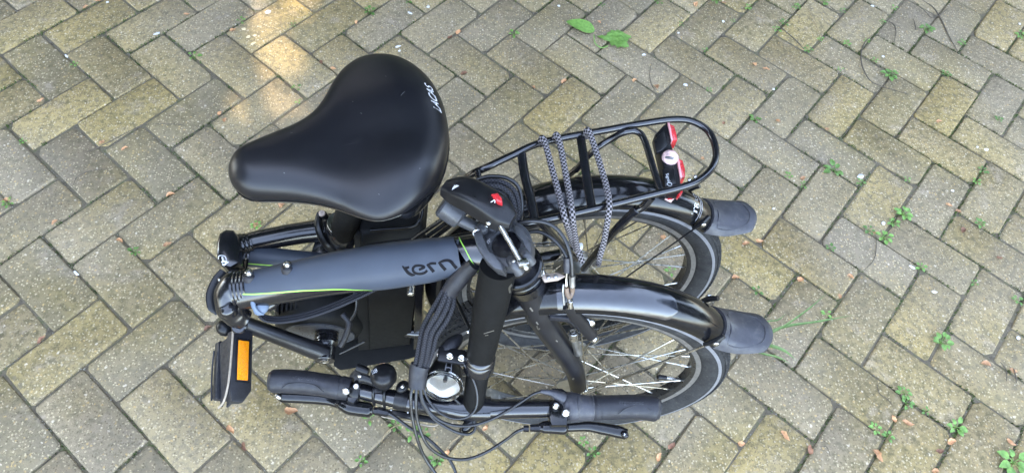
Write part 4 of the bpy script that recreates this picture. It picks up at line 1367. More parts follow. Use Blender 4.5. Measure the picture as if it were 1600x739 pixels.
MB().ball((-0.5269, 0.0817, 0.421), .0026).build('lever_pin', 'chrome', fho)
MB().ball((-0.5312, 0.0699, 0.414), .0014).build('lever_pin', 'chrome', fho)
MB().tube([(-0.5131, 0.0445, 0.418), (-0.5095, 0.0394, 0.412), (-0.5065, 0.0351, 0.404)], [.010, .0135, .010], n=14, k=4).build('hinge_knuckle', 'satin', fho)
MB().ball((-0.5037, 0.0343, 0.417), .0042, axis=(0, -.4, .9), sq=(1, 1, .5)).build('knuckle_bolt', 'pale_blue', fho)
MB().tube([(-0.4707, 0.0522, 0.432), (-0.4727, 0.0453, 0.43), (-0.471, 0.0379, 0.425), (-0.4652, 0.0324, 0.42), (-0.459, 0.0313, 0.416)], [.0020, .0036, .0042, .0040, .0020], n=12, k=5, flat=.7, up=(0, 1, .3)).build('latch_lip', 'pale_blue', fho)
MB().ball((-0.4634, 0.0401, 0.418), .0118, axis=(.1, -.4, .9), sq=(1, .8, .55)).build('latch_pad', 'pale_blue', fho)
MB().ball((-0.4518, 0.0538, 0.412), .016, axis=(.1, -.5, .8), sq=(1.2, .7, .5)).build('cable_port', 'satin', fho)

# ---- head: steering head, hinge seat, wings, clamp bolt
h0, h1 = Vector((-0.1332, 0.0357, 0.622)), Vector((-0.1028, 0.0415, 0.52))
hax = (h1 - h0).normalized()
hup = -hax
MB().lathe([(.004, .0225), (.03, .0240), (.085, .0250), (.11, .0270)], h0, hax, 28).build('head_tube', 'satin', bike)
seat = MB().lathe([(.040, .026), (.030, .0300), (.005, .0310), (.001, .0300), (0, .0280), (.0004, .0190), (.003, .0176), (.05, .0170), (.052, .005)], h0, hax, 36)
seat_o = seat.build('hinge_seat', 'cast', bike)
MB().lathe([(.004, .0174), (.020, .0170), (.040, .0165), (.0405, .002)], h0, hax, 30, cap=False).build('bore_shade_lining', 'bore_shade', seat_o)  # blackened lining: the shade down the bore is put into its colour
MB().lathe([(0, .030), (.002, .0325), (.012, .0325), (.014, .0310), (.016, .0325), (.024, .0315)], h0.lerp(h1, .58), hax, 36).build('headset_ring', 'gloss', bike)
# wings of the open hinge
MB().prism([(-0.1727, 0.0436, 0.634), (-0.1638, 0.0482, 0.634), (-0.16, 0.0353, 0.634), (-0.1549, 0.0226, 0.634), (-0.1454, 0.0119, 0.634), (-0.1368, 0.0005, 0.634), (-0.1376, -0.0069, 0.634), (-0.147, -0.0038, 0.634), (-0.1593, 0.0083, 0.634), (-0.1674, 0.0224, 0.634)], -hup * .022, .004).build('hinge_wing', 'cast', seat_o)
MB().prism([(-0.1251, 0.0572, 0.632), (-0.1146, 0.0521, 0.632), (-0.1031, 0.0324, 0.632), (-0.1037, 0.0162, 0.632), (-0.1089, 0.0187, 0.632), (-0.1152, 0.0322, 0.632), (-0.1231, 0.045, 0.632)], -hup * .018, .004).build('hinge_wing', 'cast', seat_o)
MB().prism([(-0.1618, 0.0795, 0.622), (-0.1363, 0.0765, 0.622), (-0.1202, 0.0696, 0.622), (-0.1158, 0.0607, 0.622), (-0.1497, 0.0511, 0.622), (-0.1634, 0.0597, 0.622)], -hup * .030, .005).build('hinge_yoke', 'cast', seat_o)
text_on(seat, 'ISI', (-0.1576, 0.0368, 0.63), (Vector((-0.1516, 0.0421, 0.63)) - Vector((-0.1576, 0.0368, 0.63))).normalized(), (Vector((-0.1599, 0.0402, 0.63)) - Vector((-0.1576, 0.0368, 0.63))).normalized(), .0060, hax, .0005).build('lettering', 'white', seat_o)
ribbon_on(MB().prism([(-0.1188, 0.0766, 0.606), (-0.1092, 0.0805, 0.606), (-0.1019, 0.0615, 0.606), (-0.098, 0.0383, 0.606), (-0.1015, 0.0286, 0.606), (-0.1067, 0.0346, 0.606), (-0.1101, 0.0505, 0.606)], -hup * .018, .004), [[(p, .0005) for p in [(-0.1091, 0.042, 0.61), (-0.106, 0.0439, 0.61), (-0.1028, 0.0457, 0.61)]]], hax).build('scale_mark', 'white', seat_o)
# clamp rod with ears
MB().cyl((-0.1415, 0.0434, 0.65), (-0.1156, -0.0042, 0.642), .0032, 14, .0004).build('clamp_rod', 'chrome', seat_o)
MB().rbox((-0.1156, -0.0017, 0.642), Vector((-0.1081, 0.0074, 0.628)) - Vector((-0.1186, 0.0039, 0.628)), Vector((-0.112, 0.0007, 0.628)) - Vector((-0.1162, 0.0114, 0.628)), (0, 0, 1), .0062, .0040, .0045, .001).build('rod_nut', 'chrome', seat_o)
MB().ball((-0.1119, -0.0063, 0.64), .0034).build('rod_tip', 'chrome', seat_o)
MB().tube([(-0.1281, 0.0104, 0.628), (-0.1245, -0.0004, 0.636), (-0.1182, -0.0068, 0.628)], [.0060, .0066, .0060], n=14, k=4).build('clamp_ear', 'cast', seat_o)
MB().tube([(-0.1144, 0.0216, 0.628), (-0.111, 0.0114, 0.636), (-0.1037, 0.0066, 0.628)], [.0060, .0066, .0060], n=14, k=4).build('clamp_ear', 'cast', seat_o)
MB().ball((-0.1255, 0.0016, 0.64), .0028).build('ear_pin', 'chrome', seat_o)
MB().cyl((-0.1656, 0.0508, 0.622), (-0.158, 0.0571, 0.622), .0078, 18).build('yoke_arm', 'cast', seat_o)
MB().lathe([(0, .0058), (.002, .0058), (.003, .0046)], (-0.1665, 0.0467, 0.626), (-.3, -.6, .6), 18).build('yoke_bolt', 'chrome', seat_o)
MB().ball((-0.1553, 0.0542, 0.63), .0030).build('yoke_pin', 'chrome', seat_o)
# drum below the lever
MB().cyl((-0.2102, 0.0957, 0.612), (-0.1848, 0.0834, 0.6), .0165, 24, .003).build('pivot_drum', 'cast', seat_o)
MB().cyl((-0.2021, 0.0846, 0.605), (-0.1666, 0.0691, 0.6), .0075, 14).build('pivot_pin', 'cast', seat_o)
# quick-release lever with a soft ridge
La, Lb = Vector((-0.208, 0.0929, 0.65)), Vector((-0.1275, 0.0468, 0.652))
ld = (Lb - La).normalized()
lu = Vector((0, -.15, 1))
lu = (lu - ld * lu.dot(ld)).normalized()
ls = ld.cross(lu).normalized()          # points to the near side
if ls.y > 0:
    ls = -ls
rings = []
NL = 18
for i in range(NL + 1):
    s = i / NL
    far_w = [.0120, .0235, .0260, .0255, .0248, .0240, .0215, .0120]
    near_w = [.0080, .0125, .0135, .0145, .0160, .0175, .0180, .0110]
    hh = [.006, .0085, .0100, .0105, .0105, .0100, .0085, .0060]
    k = s * 7
    a = min(int(k), 6)
    f = k - a
    fw, nw, h = (x[a] * (1 - f) + x[a + 1] * f for x in (far_w, near_w, hh))
    c = La.lerp(Lb, s) + lu * (.006 * math.sin(s * math.pi)) 
    pr = [(-fw, -.2 * h), (-fw * .97, .35 * h), (-fw * .8, .72 * h), (-fw * .4, .95 * h), (0, h), (nw * .30, .98 * h), (nw * .48, .84 * h), (nw * .62, .55 * h), (nw * .82, -.2 * h), (nw * .97, -.85 * h), (nw * .8, -1.2 * h), (0, -1.0 * h), (-fw * .8, -.7 * h)]
    rings.append([c + ls * x + lu * y for x, y in pr])
lev = MB().loft(rings)
lev_o = lev.build('hinge_lever', 'plastic', seat_o, 50)
bird = [glyph([(-0.1971, 0.0758, 0.672), (-0.195, 0.0789, 0.672), (-0.1921, 0.0812, 0.672), (-0.1892, 0.0817, 0.672)], [.0003, .0011, .0013, .0003]), glyph([(-0.1947, 0.0825, 0.672), (-0.1936, 0.0807, 0.672), (-0.1921, 0.0799, 0.672)], [.0003, .0009, .0010])]
ribbon_on(lev, bird, Vector((-0.1936, 0.0817, 0.67)) - eye).build('printed_bird', 'white', lev_o)
MB().prism([(-0.1515, 0.0718, 0.664), (-0.1441, 0.0737, 0.664), (-0.1391, 0.066, 0.664), (-0.1391, 0.0599, 0.664), (-0.145, 0.0615, 0.664)], lu * .0100, .0022).build('safety_catch', 'red', lev_o)
MB().tube([(-0.1529, 0.0585, 0.675), (-0.1507, 0.0603, 0.675), (-0.1485, 0.0617, 0.675), (-0.1485, 0.0578, 0.675)], .0006, n=6, k=2).build('catch_mark', 'white', lev_o)
MB().ball((-0.1548, 0.0445, 0.652), .0032).build('lever_bolt', 'chrome', lev_o)

# ---- fork
MB().tube([h1 + hup * .012, h1 - hup * .012], [.030, .029], n=28, k=1).build('fork_crown', 'satin', bike)
leg1 = [(-0.0995, 0.0397, 0.52), (-0.0912, 0.0307, 0.492), (-0.0789, 0.0198, 0.462), (-0.0612, 0.0094, 0.428), (-0.0389, -0.0034, 0.392), (-0.0197, -0.0164, 0.358), (-0.0084, -0.0266, 0.33), (-0.0023, -0.0358, 0.306)]
legr = [.0205, .0205, .0198, .0186, .0172, .0155, .0142, .0130]
FK = MB().tube(leg1, legr, n=20, k=6)
fork_o = FK.build('fork_leg', 'fork', bike)
chips = [[(p, .0009) for p in [(-0.0811, 0.0045, 0.46), (-0.0786, 0.0007, 0.46)]], [(p, .0011) for p in [(-0.0883, 0.0244, 0.46), (-0.0849, 0.0196, 0.46)]], [(p, .0009) for p in [(-0.078, 0.0072, 0.44), (-0.0764, 0.0024, 0.44), (-0.0737, 0.0034, 0.44)]], [(p, .0008) for p in [(-0.0471, 0.0022, 0.4), (-0.0444, 0.0003, 0.4)]], [(p, .0016) for p in [(-0.0171, -0.0383, 0.35), (-0.0153, -0.0402, 0.35)]]]
ribbon_on(FK, chips, Vector((-0.0682, 0.0063, 0.44)) - eye).build('paint_chips', 'alloy', fork_o)
def mirror_f(p):
    """to the other side of the front wheel's plane"""
    q = MF.inverted() @ Vector(p)
    return MF @ Vector((q.x, -q.y, q.z))
MB().tube([mirror_f(p) for p in leg1], legr, n=20, k=6).build('fork_leg', 'fork', bike)
drop = MF @ Vector((0, -.052, 0))
for s in (1, -1):
    a = Vector(leg1[-1]) if s == 1 else mirror_f(leg1[-1])
    b = MF @ Vector((0, -.053 * s, 0))
    MB().tube([a, a.lerp(b, .6), b], [.0105, .0085, .0100], n=12, k=3, flat=.5).build('dropout', 'satin', bike)
MB().lathe([(0, .0072), (.0045, .0078), (.005, .0052), (.013, .0052), (.0145, .0040)], (0.0078, -0.0313, 0.295), (.15, -.8, .25), 14).build('axle_nut', 'chrome', bike)
# fender bracket
MB().prism([(-0.0834, 0.0272, 0.553), (-0.0799, 0.0308, 0.553), (-0.0618, 0.0329, 0.553), (-0.053, 0.0285, 0.553), (-0.0624, 0.0229, 0.553), (-0.0796, 0.02, 0.553)], (0, -.0005, -.0022), .0004).build('fender_bracket', 'tan', bike)
for p in [(-0.0746, 0.0256, 0.5545), (-0.0656, 0.0267, 0.5545)]:
    MB().ball(p, .0030, sq=(1, 1, .6)).build('bracket_rivet', 'alloy', bike)
MB().cyl((-0.0916, 0.0296, 0.555), (-0.0809, 0.0334, 0.555), .0052, 6).build('bracket_bolt', 'chrome', bike)
MB().cyl((-0.0868, 0.0345, 0.558), (-0.0866, 0.028, 0.553), .0062, 18).build('bracket_washer', 'alloy', bike)
# V-brake
MB().tube([(-0.0467, 0.0085, 0.505), (-0.0406, 0.008, 0.498), (-0.0291, 0.0048, 0.478), (-0.0129, 0.0008, 0.452), (0.0013, -0.0044, 0.43)], [.0060, .0075, .0090, .0095, .0085], n=12, k=5, flat=.6, up=(0, -.6, .7)).build('brake_arm', 'fork', bike)
MB().tube([(-0.0487, 0.0089, 0.508), (-0.0521, 0.0203, 0.525), (-0.0519, 0.027, 0.532)], [.0020, .0020, .0020], n=8, k=3).build('return_spring', 'alloy', bike)
MB().rbox((-0.0414, 0.008, 0.468), Vector((-0.0221, 0.0082, 0.468)) - Vector((-0.0606, 0.0116, 0.468)), (0, 1, 0), (0, 0, 1), .0230, .0045, .0060, .003).build('brake_pad', 'rubber', bike)
MB().lathe([(0, .0062), (.006, .0062), (.008, .0045)], (0.0022, -0.0034, 0.425), (.6, -.7, .2), 14).build('brake_bolt', 'chrome', bike)
MB().lathe([(0, .0055), (.006, .0055), (.007, .0040)], (-0.0051, 0.0085, 0.452), (.2, -.6, .6), 6).build('pad_nut', 'chrome', bike)
MB().lathe([(0, .0055), (.006, .0055), (.007, .0040)], (-0.0127, 0.01, 0.455), (.2, -.6, .6), 6).build('pad_nut', 'alloy', bike)
MB().tube([(-0.0281, -0.0001, 0.44), (-0.0252, -0.0065, 0.43), (-0.0196, -0.0102, 0.41), (-0.0131, -0.0143, 0.39)], [.0052, .0048, .0055, .0062], n=12, k=4).build('brake_boss', 'alloy', bike)
MB().cyl((-0.0277, -0.0028, 0.442), (-0.0259, -0.0076, 0.428), .0066, 14).build('boss_nut', 'chrome', bike)
# cable noodle, boot and pinch bolt
MB().tube([(-0.0528, 0.0434, 0.575), (-0.0518, 0.0369, 0.565), (-0.0509, 0.032, 0.557)], [.0045, .0048, .0045], n=10, k=3).build('cable_ferrule', 'flap', bike)
MB().tube([(-0.0509, 0.032, 0.557), (-0.0508, 0.0265, 0.548), (-0.0501, 0.0204, 0.54)], .0017, n=8, k=3).build('brake_wire', 'chrome', bike)
MB().tube([(-0.0445, 0.028, 0.556), (-0.0435, 0.0248, 0.548), (-0.0426, 0.0205, 0.54)], [.0040, .0042, .0042], n=10, k=3).build('noodle_tip', 'alloy', bike)
MB().tube([(-0.0498, 0.0196, 0.538), (-0.0481, 0.0152, 0.53), (-0.0441, 0.0126, 0.524), (-0.041, 0.0181, 0.528), (-0.0421, 0.0211, 0.537)], [.0030, .0032, .0034, .0032, .0034], n=10, k=4).build('cable_boot', 'boot', bike)
MB().cyl((-0.0447, 0.0117, 0.522), (-0.0432, 0.0035, 0.508), .0026, 10).build('brake_wire', 'chrome', bike)
MB().cyl((-0.0429, 0.009, 0.52), (-0.0418, 0.0035, 0.51), .0038, 10).build('pinch_bolt', 'chrome', bike)

# ---- folded-down handlepost
p0, p1, p2 = Vector((-0.1405, 0.0164, 0.6)), Vector((-0.1567, -0.0354, 0.425)), Vector((-0.1649, -0.0806, 0.335))
POST = MB().tube([p0, p0.lerp(p1, .35), p0.lerp(p1, .75), p1], [.0225, .0225, .0200, .0190], n=28, k=4)
post_o = POST.build('handlepost', 'matte', bike)
pd = (p2 - p1).normalized()
MB().lathe([(-.006, .0195), (-.004, .0212), (.002, .0216), (.003, .0206), (.005, .0216), (.020, .0212), (.024, .0180)], p1, pd, 32).build('post_collar', 'satin', post_o)
MB().cyl(p1, p2, .0158, 24).build('inner_post', 'matte', post_o)
scr = [[(p, .0005) for p in [(-0.1543, -0.029, 0.5), (-0.1494, -0.0272, 0.5), (-0.1411, -0.0245, 0.5)]], [(p, .0005) for p in [(-0.1527, -0.0316, 0.5), (-0.1486, -0.0307, 0.5)]], [(p, .0012) for p in [(-0.1242, 0.004, 0.55), (-0.1249, 0.0102, 0.55), (-0.1216, 0.0146, 0.55)]]]
ribbon_on(POST, scr, Vector((-0.1426, -0.0103, 0.5)) - eye).build('scratches', 'alloy', post_o)
# buckled strap stub hanging beside the post
MB().tube([(-0.2055, 0.0538, 0.5), (-0.1976, 0.0398, 0.49), (-0.186, 0.0208, 0.47), (-0.1707, -0.0034, 0.45), (-0.1573, -0.0225, 0.44)], [.0090, .0100, .0095, .0085, .0070], n=10, k=5, flat=.25, up=(.8, .5, .4)).build('hanging_strap', 'plastic', post_o)
for i in range(4):
    MB().tube([Vector((-0.1555, -0.0188, 0.44)) + Vector((.003 * i - .004, -.002 * i, .002)), Vector((-0.1519, -0.026, 0.437)) + Vector((.0035 * i - .004, -.002 * i, .003)), Vector((-0.1509, -0.0309, 0.433)) + Vector((.0035 * i - .006, -.003 * i, 0))], [.0020, .0024, .0012], n=8, k=3).build('strap_fray', 'flap', post_o)
MB().ball((-0.164, -0.0082, 0.462), .0058, axis=(.6, -.6, .5), sq=(1, 1, .5)).build('strap_rivet', 'chrome', post_o)
MB().ball((-0.1734, -0.0094, 0.458), .0036).build('strap_rivet', 'chrome', post_o)

# ---- handlebar
bz = .335
barp = [(-0.4561, -0.0391, 0.335), (-0.4046, -0.0437, 0.335), (-0.3416, -0.0503, 0.335), (-0.293, -0.0608, 0.335), (-0.2372, -0.0721, 0.335), (-0.163, -0.0787, 0.335), (-0.0789, -0.0788, 0.335), (-0.0127, -0.078, 0.335), (0.0444, -0.079, 0.335), (0.1115, -0.081, 0.335)]
BAR = MB().tube(barp[:], [.0105, .0105, .0110, .0120, .0140, .0150, .0135, .0115, .0110, .0105], n=24, k=6)
bar_o = BAR.build('handlebar', 'satin', bike)
cl = MB().tube([(-0.1983, -0.0749, 0.335), (-0.1797, -0.0778, 0.335), (-0.1612, -0.0787, 0.335), (-0.1388, -0.0797, 0.335)], [.0180, .0190, .0190, .0180], n=24, k=4)
cl.build('bar_clamp', 'satin', bar_o)
MB().ball((-0.1691, -0.0993, 0.325), .0120, sq=(1.5, .7, .9)).build('clamp_knob', 'gloss', bar_o)
MB().cyl((-0.1829, -0.1057, 0.318), (-0.1756, -0.1003, 0.322), .0022).build('clamp_screw', 'plastic', bar_o)
MB().tube([(-0.2055, -0.082, 0.34), (-0.2002, -0.0708, 0.34), (-0.1976, -0.0631, 0.352)], .0070, n=12, k=3, flat=.4).build('cable_guide', 'plastic', bar_o)
# left grip with palm shelf
gl = MB().tube([(-0.4587, -0.0384, 0.336), (-0.4524, -0.0384, 0.336), (-0.4369, -0.0384, 0.336), (-0.4094, -0.0403, 0.336), (-0.3815, -0.044, 0.336), (-0.3601, -0.0478, 0.336), (-0.3573, -0.0478, 0.336), (-0.3545, -0.0483, 0.336), (-0.3415, -0.0507, 0.336)], [.0135, .0168, .0172, .0170, .0165, .0172, .0160, .0172, .0168], n=24, k=5)
gl_o = gl.build('grip', 'rubber', bar_o)
MB().tube([(-0.4359, -0.0539, 0.352), (-0.4278, -0.0483, 0.352), (-0.4101, -0.0464, 0.352), (-0.39, -0.0501, 0.352), (-0.3763, -0.0595, 0.352)], .0008, n=6, k=4).build('grip_contour', 'rubber', gl_o)
text_on(gl, 'ergonomic', (-0.4218, -0.0402, 0.356), (Vector((-0.3825, -0.0467, 0.356)) - Vector((-0.4218, -0.0402, 0.356))).normalized(), (Vector((-0.424, -0.0307, 0.356)) - Vector((-0.4218, -0.0402, 0.356))).normalized(), .0085, Vector((-0.402, -0.0429, 0.35)) - eye, .0003).build('lettering', 'cast', gl_o)
# right grip with twist shifter
gr = MB().tube([(0.0118, -0.0783, 0.336), (0.0166, -0.0783, 0.336), (0.0205, -0.0778, 0.336), (0.0444, -0.0773, 0.336), (0.0684, -0.0769, 0.336), (0.0876, -0.0774, 0.336), (0.1038, -0.0793, 0.336), (0.1113, -0.0803, 0.336)], [.0170, .0188, .0178, .0178, .0180, .0185, .0188, .0150], n=24, k=5)
gr_o = gr.build('grip', 'rubber', bar_o)
MB().tube([(0.0452, -0.0916, 0.353), (0.0592, -0.0832, 0.353), (0.0785, -0.0795, 0.353), (0.0929, -0.0861, 0.353)], .0008, n=6, k=4).build('grip_contour', 'rubber', gr_o)
text_on(gr, 'ergonomic', (0.0465, -0.0787, 0.357), (Vector((0.087, -0.0797, 0.357)) - Vector((0.0465, -0.0787, 0.357))).normalized(), (Vector((0.0475, -0.0693, 0.357)) - Vector((0.0465, -0.0787, 0.357))).normalized(), .0085, Vector((0.0699, -0.0776, 0.35)) - eye, .0003).build('lettering', 'cast', gr_o)
sh = MB().tube([(-0.0147, -0.0773, 0.336), (-0.0109, -0.0773, 0.336), (-0.0071, -0.0778, 0.336), (0.0071, -0.0783, 0.336), (0.0099, -0.0783, 0.336), (0.0118, -0.0783, 0.336)], [.0195, .0205, .0192, .0182, .0188, .0180], n=24, k=4)
sh_o = sh.build('twist_shifter', 'flap', bar_o)
MB().tube([(-0.0353, -0.0735, 0.336), (-0.0297, -0.0744, 0.336), (-0.0222, -0.0754, 0.336), (-0.0157, -0.0773, 0.336), (-0.0138, -0.0773, 0.336)], [.0135, .0185, .0205, .0212, .0200], n=24, k=4).build('shifter_body', 'flap', sh_o)
MB().tube([(-0.0668, -0.0608, 0.36), (-0.0526, -0.0621, 0.358), (-0.043, -0.0649, 0.355), (-0.0332, -0.0681, 0.35)], [.0032, .0044, .0070, .0090], n=12, k=4).build('shifter_spout', 'flap', sh_o)
MB().prism([(-0.0486, -0.0513, 0.345), (-0.0334, -0.0513, 0.345), (-0.0224, -0.059, 0.345), (-0.0305, -0.0666, 0.345), (-0.0415, -0.0609, 0.345)], (0, 0, -.014), .002).build('shifter_cover', 'plastic', sh_o)
# brake levers
lb = MB().tube([(-0.3617, -0.0653, 0.325), (-0.3522, -0.0691, 0.325), (-0.3407, -0.0738, 0.325), (-0.3157, -0.0776, 0.325), (-0.3083, -0.0785, 0.325)], [.0060, .0095, .0112, .0108, .0070], n=12, k=4)
lb_o = lb.build('lever_body', 'gloss', bar_o)
MB().tube([(-0.3472, -0.0762, 0.33), (-0.3287, -0.079, 0.33), (-0.314, -0.0809, 0.33)], .0018, n=6, k=2).build('body_slot', 'cast', lb_o)
MB().tube([(-0.45, -0.0528, 0.312), (-0.4407, -0.0538, 0.312), (-0.4166, -0.0547, 0.312), (-0.3886, -0.0567, 0.312), (-0.3688, -0.0626, 0.316), (-0.3486, -0.072, 0.322)], [.0060, .0092, .0096, .0094, .0074, .0066], n=14, k=6, flat=.72, up=(.05, -.5, .8)).build('lever_blade', 'gloss', lb_o)
MB().ball((-0.4474, -0.0556, 0.318), .0060, sq=(.7, 1, .8)).build('lever_tip', 'chrome', lb_o)
MB().tube([(-0.3074, -0.0785, 0.325), (-0.3018, -0.0795, 0.325), (-0.2907, -0.0804, 0.325)], [.0055, .0062, .0050], n=8, k=2).build('barrel_adjuster', 'gloss', lb_o)
MB().tube([(-0.3019, -0.0785, 0.325), (-0.2953, -0.0804, 0.325), (-0.286, -0.0823, 0.325)], [.0062, .0066, .0052], n=8, k=2).build('adjuster_nut', 'gloss', lb_o)
MB().lathe([(0, .0052), (.004, .0052), (.0055, .0038)], (-0.345, -0.0585, 0.352), (0, -.3, 1), 14).build('clamp_bolt', 'chrome', bar_o)
MB().lathe([(-.012, .0042), (-.010, .0048), (0, .0046), (.0045, .0046), (.006, .0034)], (-0.3312, -0.0519, 0.352), (0, -.2, 1), 14).build('clamp_bolt', 'chrome', bar_o)
MB().tube([(-0.3388, -0.0513, 0.335), (-0.3331, -0.0532, 0.335), (-0.3275, -0.0541, 0.335)], [.0150, .0165, .0150], n=20, k=3).build('lever_band', 'plastic', bar_o)
MB().prism([(-0.347, -0.0573, 0.345), (-0.333, -0.0516, 0.345), (-0.3265, -0.0629, 0.345), (-0.3346, -0.074, 0.345), (-0.3448, -0.0703, 0.345)], (0, 0, -.016), .003).build('lever_mount', 'gloss', lb_o)
rb = MB().tube([(-0.0676, -0.1033, 0.325), (-0.0601, -0.1033, 0.325), (-0.0525, -0.1033, 0.325), (-0.0319, -0.1043, 0.325), (-0.0243, -0.1044, 0.325)], [.0060, .0090, .0094, .0100, .0060], n=12, k=4)
rb_o = rb.build('lever_body', 'gloss', bar_o)
MB().tube([(-0.0562, -0.1067, 0.331), (-0.0441, -0.1077, 0.331), (-0.033, -0.1087, 0.331)], .0016, n=6, k=2).build('body_slot', 'cast', rb_o)
MB().tube([(-0.0276, -0.1036, 0.322), (-0.0117, -0.1017, 0.318), (0.0082, -0.0997, 0.314), (0.0323, -0.1031, 0.312), (0.0512, -0.1069, 0.312), (0.0636, -0.1105, 0.311)], [.0062, .0066, .0078, .0090, .0094, .0084], n=14, k=6, flat=.7, up=(.05, -.5, .8)).build('lever_blade', 'gloss', rb_o)
MB().ball((0.0602, -0.112, 0.317), .0068, sq=(.8, 1, .7)).build('lever_tip', 'gloss', rb_o)
MB().tube([Vector(p) for p in [(0.0587, -0.11, 0.3205), (0.0594, -0.1128, 0.3205), (0.0582, -0.1147, 0.3205)]], [.0010, .0016, .0010], n=6, k=3).build('tip_chip', 'white', rb_o)
MB().tube([(-0.0807, -0.1042, 0.325), (-0.0732, -0.1042, 0.325), (-0.0667, -0.1042, 0.325)], [.0050, .0060, .0060], n=8, k=2).build('barrel_adjuster', 'gloss', rb_o)
MB().tube([(-0.0901, -0.1051, 0.325), (-0.0826, -0.1051, 0.325)], [.0048, .0052], n=8, k=2).build('adjuster_nut', 'gloss', rb_o)
MB().prism([(-0.0541, -0.0738, 0.35), (-0.0444, -0.0681, 0.35), (-0.0301, -0.0794, 0.35), (-0.0273, -0.0943, 0.35), (-0.03, -0.1072, 0.35), (-0.0521, -0.1071, 0.35), (-0.0552, -0.0961, 0.35)], (0, 0, -.020), .003).build('lever_mount', 'gloss', rb_o)
MB().lathe([(-.012, .0050), (0, .0050), (.005, .0048), (.0068, .0030)], (-0.0453, -0.08, 0.352), (0, -.2, 1), 14).build('clamp_bolt', 'chrome', bar_o)
MB().lathe([(-.008, .0046), (0, .0056), (.006, .0054), (.0072, .0040)], (-0.032, -0.0902, 0.352), (0, -.2, 1), 14).build('clamp_bolt', 'chrome', bar_o)

# bell
bell = MB().lathe([(-.010, .0130), (-.004, .0135), (0, .0182), (.006, .0188), (.012, .0178), (.0165, .0140), (.0185, .0080), (.019, .001)], (-0.2915, -0.0442, 0.366), (-.05, .30, .9), 30)
bell_o = bell.build('bell', 'plastic', bar_o, 50)
MB().cyl((-0.2965, -0.0516, 0.345), (-0.2915, -0.0451, 0.366), .0085, 18).build('bell_foot', 'plastic', bell_o)
for px in (588, 598):
    MB().tube([Vector(p) for p in (((-0.3049, -0.0519, 0.352), (-0.3071, -0.0594, 0.352), (-0.3074, -0.0676, 0.342), (-0.3065, -0.0715, 0.33)) if px == 588 else ((-0.2912, -0.0538, 0.352), (-0.2915, -0.0622, 0.352), (-0.2917, -0.0713, 0.342), (-0.2916, -0.0753, 0.33)))], .0022, n=8, k=4).build('bell_strap', 'plastic', bell_o)
MB().rbox((-0.3, -0.0566, 0.352), (1, .1, 0), (0, 1, 0), (0, 0, 1), .0060, .0040, .0020, .0015).build('strap_buckle', 'plastic', bell_o)
MB().tube([(-0.3301, -0.0296, 0.37), (-0.3227, -0.0324, 0.37), (-0.3134, -0.0362, 0.37)], [.0058, .0062, .0050], n=12, k=3).build('bell_hammer', 'plastic', bell_o)
MB().tube([(-0.3267, -0.0413, 0.36), (-0.3175, -0.0432, 0.36), (-0.3044, -0.0488, 0.36)], [.0085, .0070, .0060], n=12, k=3, flat=.6).build('hammer_arm', 'plastic', bell_o)
MB().ball((-0.3255, -0.0418, 0.37), .0030, sq=(1, 1, .6)).build('hammer_screw', 'chrome', bell_o)
text_on(bell, 'B8', (-0.306, -0.0467, 0.39), (Vector((-0.2993, -0.0429, 0.39)) - Vector((-0.306, -0.0467, 0.39))).normalized(), (Vector((-0.3082, -0.0411, 0.39)) - Vector((-0.306, -0.0467, 0.39))).normalized(), .0085, Vector((-0.3025, -0.0422, 0.385)) - eye, .0003, bold=.01).build('lettering', 'white', bell_o)
# second clamp and the bar-end box below the bar
MB().tube([(-0.2762, -0.0639, 0.336), (-0.2669, -0.0658, 0.336), (-0.2576, -0.0677, 0.336)], [.0150, .0162, .0150], n=20, k=3).build('mount_band', 'plastic', bar_o)
MB().ball((-0.2658, -0.0519, 0.352), .0105, sq=(1, .8, .6)).build('mount_lug', 'plastic', bar_o)
MB().ball((-0.2653, -0.0531, 0.359), .0034, sq=(1, 1, .6)).build('mount_screw', 'chrome', bar_o)
cb = MB().prism([(-0.303, -0.0718, 0.318), (-0.2562, -0.0785, 0.318), (-0.2187, -0.0861, 0.318), (-0.2129, -0.0917, 0.318), (-0.2183, -0.0954, 0.318), (-0.2556, -0.0898, 0.318), (-0.3004, -0.0822, 0.318)], (0, .004, -.018), .004)
cb_o = cb.build('control_box', 'plastic', bar_o)
MB().tube([(-0.2978, -0.0817, 0.306), (-0.2562, -0.0903, 0.306), (-0.2261, -0.096, 0.306), (-0.2168, -0.0951, 0.306), (-0.2122, -0.0913, 0.306)], .0012, n=6, k=3).build('box_edge', 'tan_edge', cb_o)
for p in [(-0.2832, -0.0758, 0.3185), (-0.2589, -0.0796, 0.3185)]:
    MB().ball(p, .0014).build('box_screw', 'white', cb_o)

# ---- headlight
lc, lbk = Vector((-0.2071, -0.0636, 0.392)), Vector((-0.1971, -0.0366, 0.402))
lax = Vector((-.12, -.89, .44)).normalized()
HL = MB().lathe([(-.052, .008), (-.046, .016), (-.034, .0215), (-.016, .0255), (-.003, .0270)], lc, lax, 32, cap=False)
HL.lathe([(-.054, .001), (-.052, .008)], lc, lax, 32, cap=False)
hl_o = HL.build('headlight', 'plastic', bike)
MB().lathe([(-.004, .0262), (-.004, .0278), (.0015, .0280), (.0035, .0268), (.0028, .0240), (-.003, .0240)], lc, lax, 36).build('headlight_rim', 'clear_lens', hl_o)
MB().lathe([(-.0022, .0238), (-.0010, .0238), (.0018, .0160), (.0024, .001)], lc, lax, 32, cap=True).build('headlight_glass', 'clear_lens', hl_o)
refl = MB()
NR = 30
rx = lax.orthogonal().normalized()
ry = lax.cross(rx)
rr_ = []
